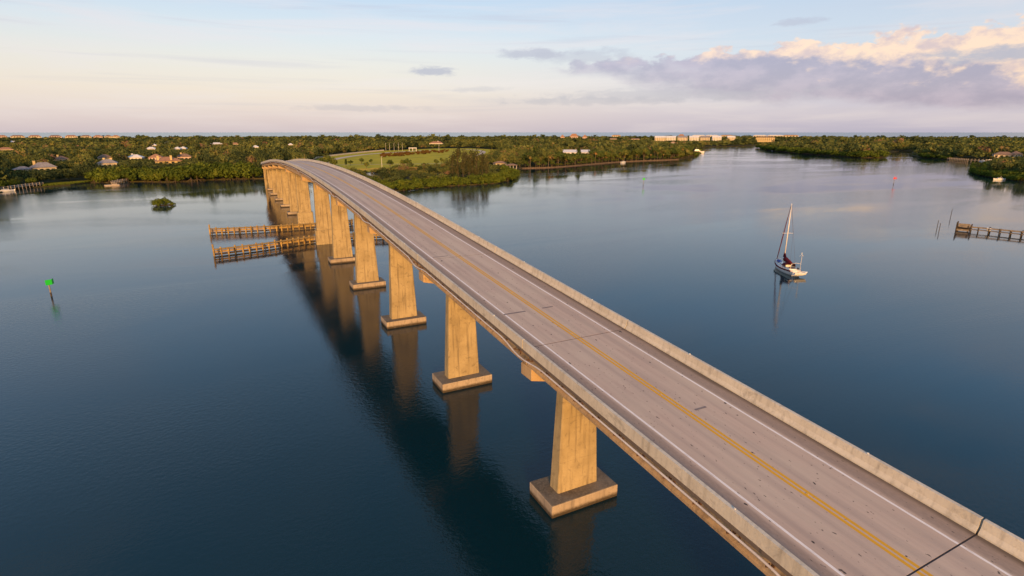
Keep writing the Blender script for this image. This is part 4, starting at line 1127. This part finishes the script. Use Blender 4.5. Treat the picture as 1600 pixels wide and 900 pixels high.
# everything else: woodland that reads as one mass
def pnoise(x, y, f, ph):
    return (np.sin(x * f + ph) * np.cos(y * f * 1.3 + ph * 2) + np.sin((x + y) * f * .7 + ph * 3) * .7 + np.cos((x - 1.7 * y) * f * 1.9 + ph) * .5) / 2.2
TEMPL = {}
for key, n, size, lobes in (('near', 330, .80, 11), ('mid', 80, .24, 7), ('far', 34, .34, 6)):
    TEMPL[key] = [crown_blob(g, n, 1.0, .0, 1.0, size if key != 'near' else .125, lobes, .45, -.25) for _ in range(8)]
VV, TT = [], []
used = np.array(USED)
EXC = [FIELD, POND2] + LAWNS[:2]
r1 = np.array(road1); r2_ = np.array(road2)
bl = np.array([frame(s_)[:2] for s_ in range(380, 600, 8)])
for key, d0, d1, sp in (('near', 300, 760, 9.0), ('mid', 760, 1500, 11.5), ('far', 1500, 3150, 20.0)):
    fr = np.arange(150, d1 + 40, sp); rr = np.arange(-d1 * 1.1, d1 * 1.1, sp)
    F, Q = np.meshgrid(fr, rr); F = F.ravel() + g.uniform(-.45, .45, F.size) * sp; Q = Q.ravel() + g.uniform(-.45, .45, Q.size) * sp
    dd = np.hypot(F, Q); ok = (np.abs(Q) < F * 1.02 + 50) & (dd > d0) & (dd < d1)
    F, Q, dd = F[ok], Q[ok], dd[ok]
    P = np.array([CX, CY]) + F[:, None] * FW + Q[:, None] * RT
    ok = inside(P, land)
    for e in EXC: ok &= ~inside(P, e)
    P, dd, F = P[ok], dd[ok], F[ok]
    ok = F < 2930
    P, dd = P[ok], dd[ok]
    for line, w in ((r1, 9), (r2_, 9), (bl, 12)):
        dm = np.min(np.hypot(P[:, None, 0] - line[None, :, 0], P[:, None, 1] - line[None, :, 1]), axis=1) if len(P) else np.zeros(0)
        ok = dm > w; P, dd = P[ok], dd[ok]
    if key == 'near':
        dm = np.full(len(P), 99.)
        for i in range(0, len(used), 100): dm = np.minimum(dm, np.min(np.hypot(P[:, None, 0] - used[None, i:i+100, 0], P[:, None, 1] - used[None, i:i+100, 1]), axis=1))
        # keep a strip of bare shore before the first trees
        lp = np.array(land); shore = np.concatenate([np.linspace(lp[i], lp[i + 1], 14)[:-1] for i in range(len(lp) - 1)])
        ds = np.min(np.hypot(P[:, None, 0] - shore[None, :, 0], P[:, None, 1] - shore[None, :, 1]), axis=1)
        ok = (dm > 3.6) & (ds > 3.5); P, dd = P[ok], dd[ok]
    N_ = len(P)
    hgt = {'near': 14.0, 'mid': 13.2, 'far': 13.5}[key] * (1 + .24 * pnoise(P[:, 0], P[:, 1], .012, 1.3)) * g.choice([.62, .8, 1.0, 1.25, 1.5], N_, p=[.2, .25, .28, .19, .08]) * g.uniform(.85, 1.15, N_)
    emer = g.uniform(size=N_) < .04; hgt[emer] *= 1.35
    pen_zone = (P[:, 0] > 30) & (P[:, 0] < 215) & (P[:, 1] < 610)
    hgt[pen_zone] *= .42
    marsh = (P[:, 0] < -95) & (P[:, 0] > -132) & (P[:, 1] < 496)
    patch = pnoise(P[:, 0], P[:, 1], .009, .4) * .25 + pnoise(P[:, 0], P[:, 1], .03, 2.2) * .10 + g.normal(size=N_) * .20 + .42
    for i in range(N_):
        if marsh[i]: continue
        cap = sight_cap(P[i, 0], P[i, 1]); hh = min(hgt[i], cap)
        if hh < 2.0: continue
        v, t_ = TEMPL[key][g.integers(0, 8)]
        rad = sp * g.uniform(.45, .74) * (.6 + .4 * hh / 12); rz_ = hh * .55; a = g.uniform(0, 6.28); ca, sa = math.cos(a), math.sin(a)
        w = np.empty_like(v)
        w[:, 0] = (v[:, 0] * ca - v[:, 1] * sa) * rad + P[i, 0]; w[:, 1] = (v[:, 0] * sa + v[:, 1] * ca) * rad + P[i, 1]
        w[:, 2] = v[:, 2] * rz_ * .8 + hh * .42 + .4
        VV.append(w.astype(np.float32)); TT.append((t_ * .8 + patch[i]).astype(np.float32))
wood = bpy.data.objects.new("woodland", tri_mesh("woodland", np.concatenate(VV), np.concatenate(TT), M_WOOD)); col.objects.link(wood)
wood['kind'] = 'stuff'; wood['label'] = "dense green and brown woodland covering the low island to the horizon"; wood['category'] = "woodland"
# marsh grass on the left bank
mp = L_left[2:6] + [(L_left[5][0] - 2, L_left[5][1] + 14), (L_left[2][0] - 4, L_left[2][1] + 22)]
mp = [L_left[2], L_left[3], L_left[4], (L_left[4][0] + 2, L_left[4][1] + 10), (L_left[3][0] - 4, L_left[3][1] + 16), (L_left[2][0] - 6, L_left[2][1] + 20)]
xs = np.array(mp); lo, hi = xs.min(0), xs.max(0)
P = g.uniform(lo, hi, (9000, 2)); P = P[inside(P, mp)]
c = np.column_stack([P, np.full(len(P), .9)])
v = tris(c, g.normal(size=(len(P), 3)) * np.array([1, 1, .3]), np.full(len(P), .45), g).reshape(-1, 3, 3)
mm = v.mean(1, keepdims=True); v = (v - mm) * np.array([.5, .5, 1.5]) + mm
mg = bpy.data.objects.new("marsh_grass", tri_mesh("marsh_grass", v.reshape(-1, 3), np.repeat(g.uniform(.5, .9, len(P)), 3), M_MANG)); col.objects.link(mg)
mg['kind'] = 'stuff'; mg['label'] = "strip of bright marsh grass on the left bank"; mg['category'] = "grass"
print("woodland tris", sum(len(q) for q in VV) // 3, "objects", len(bpy.data.objects))
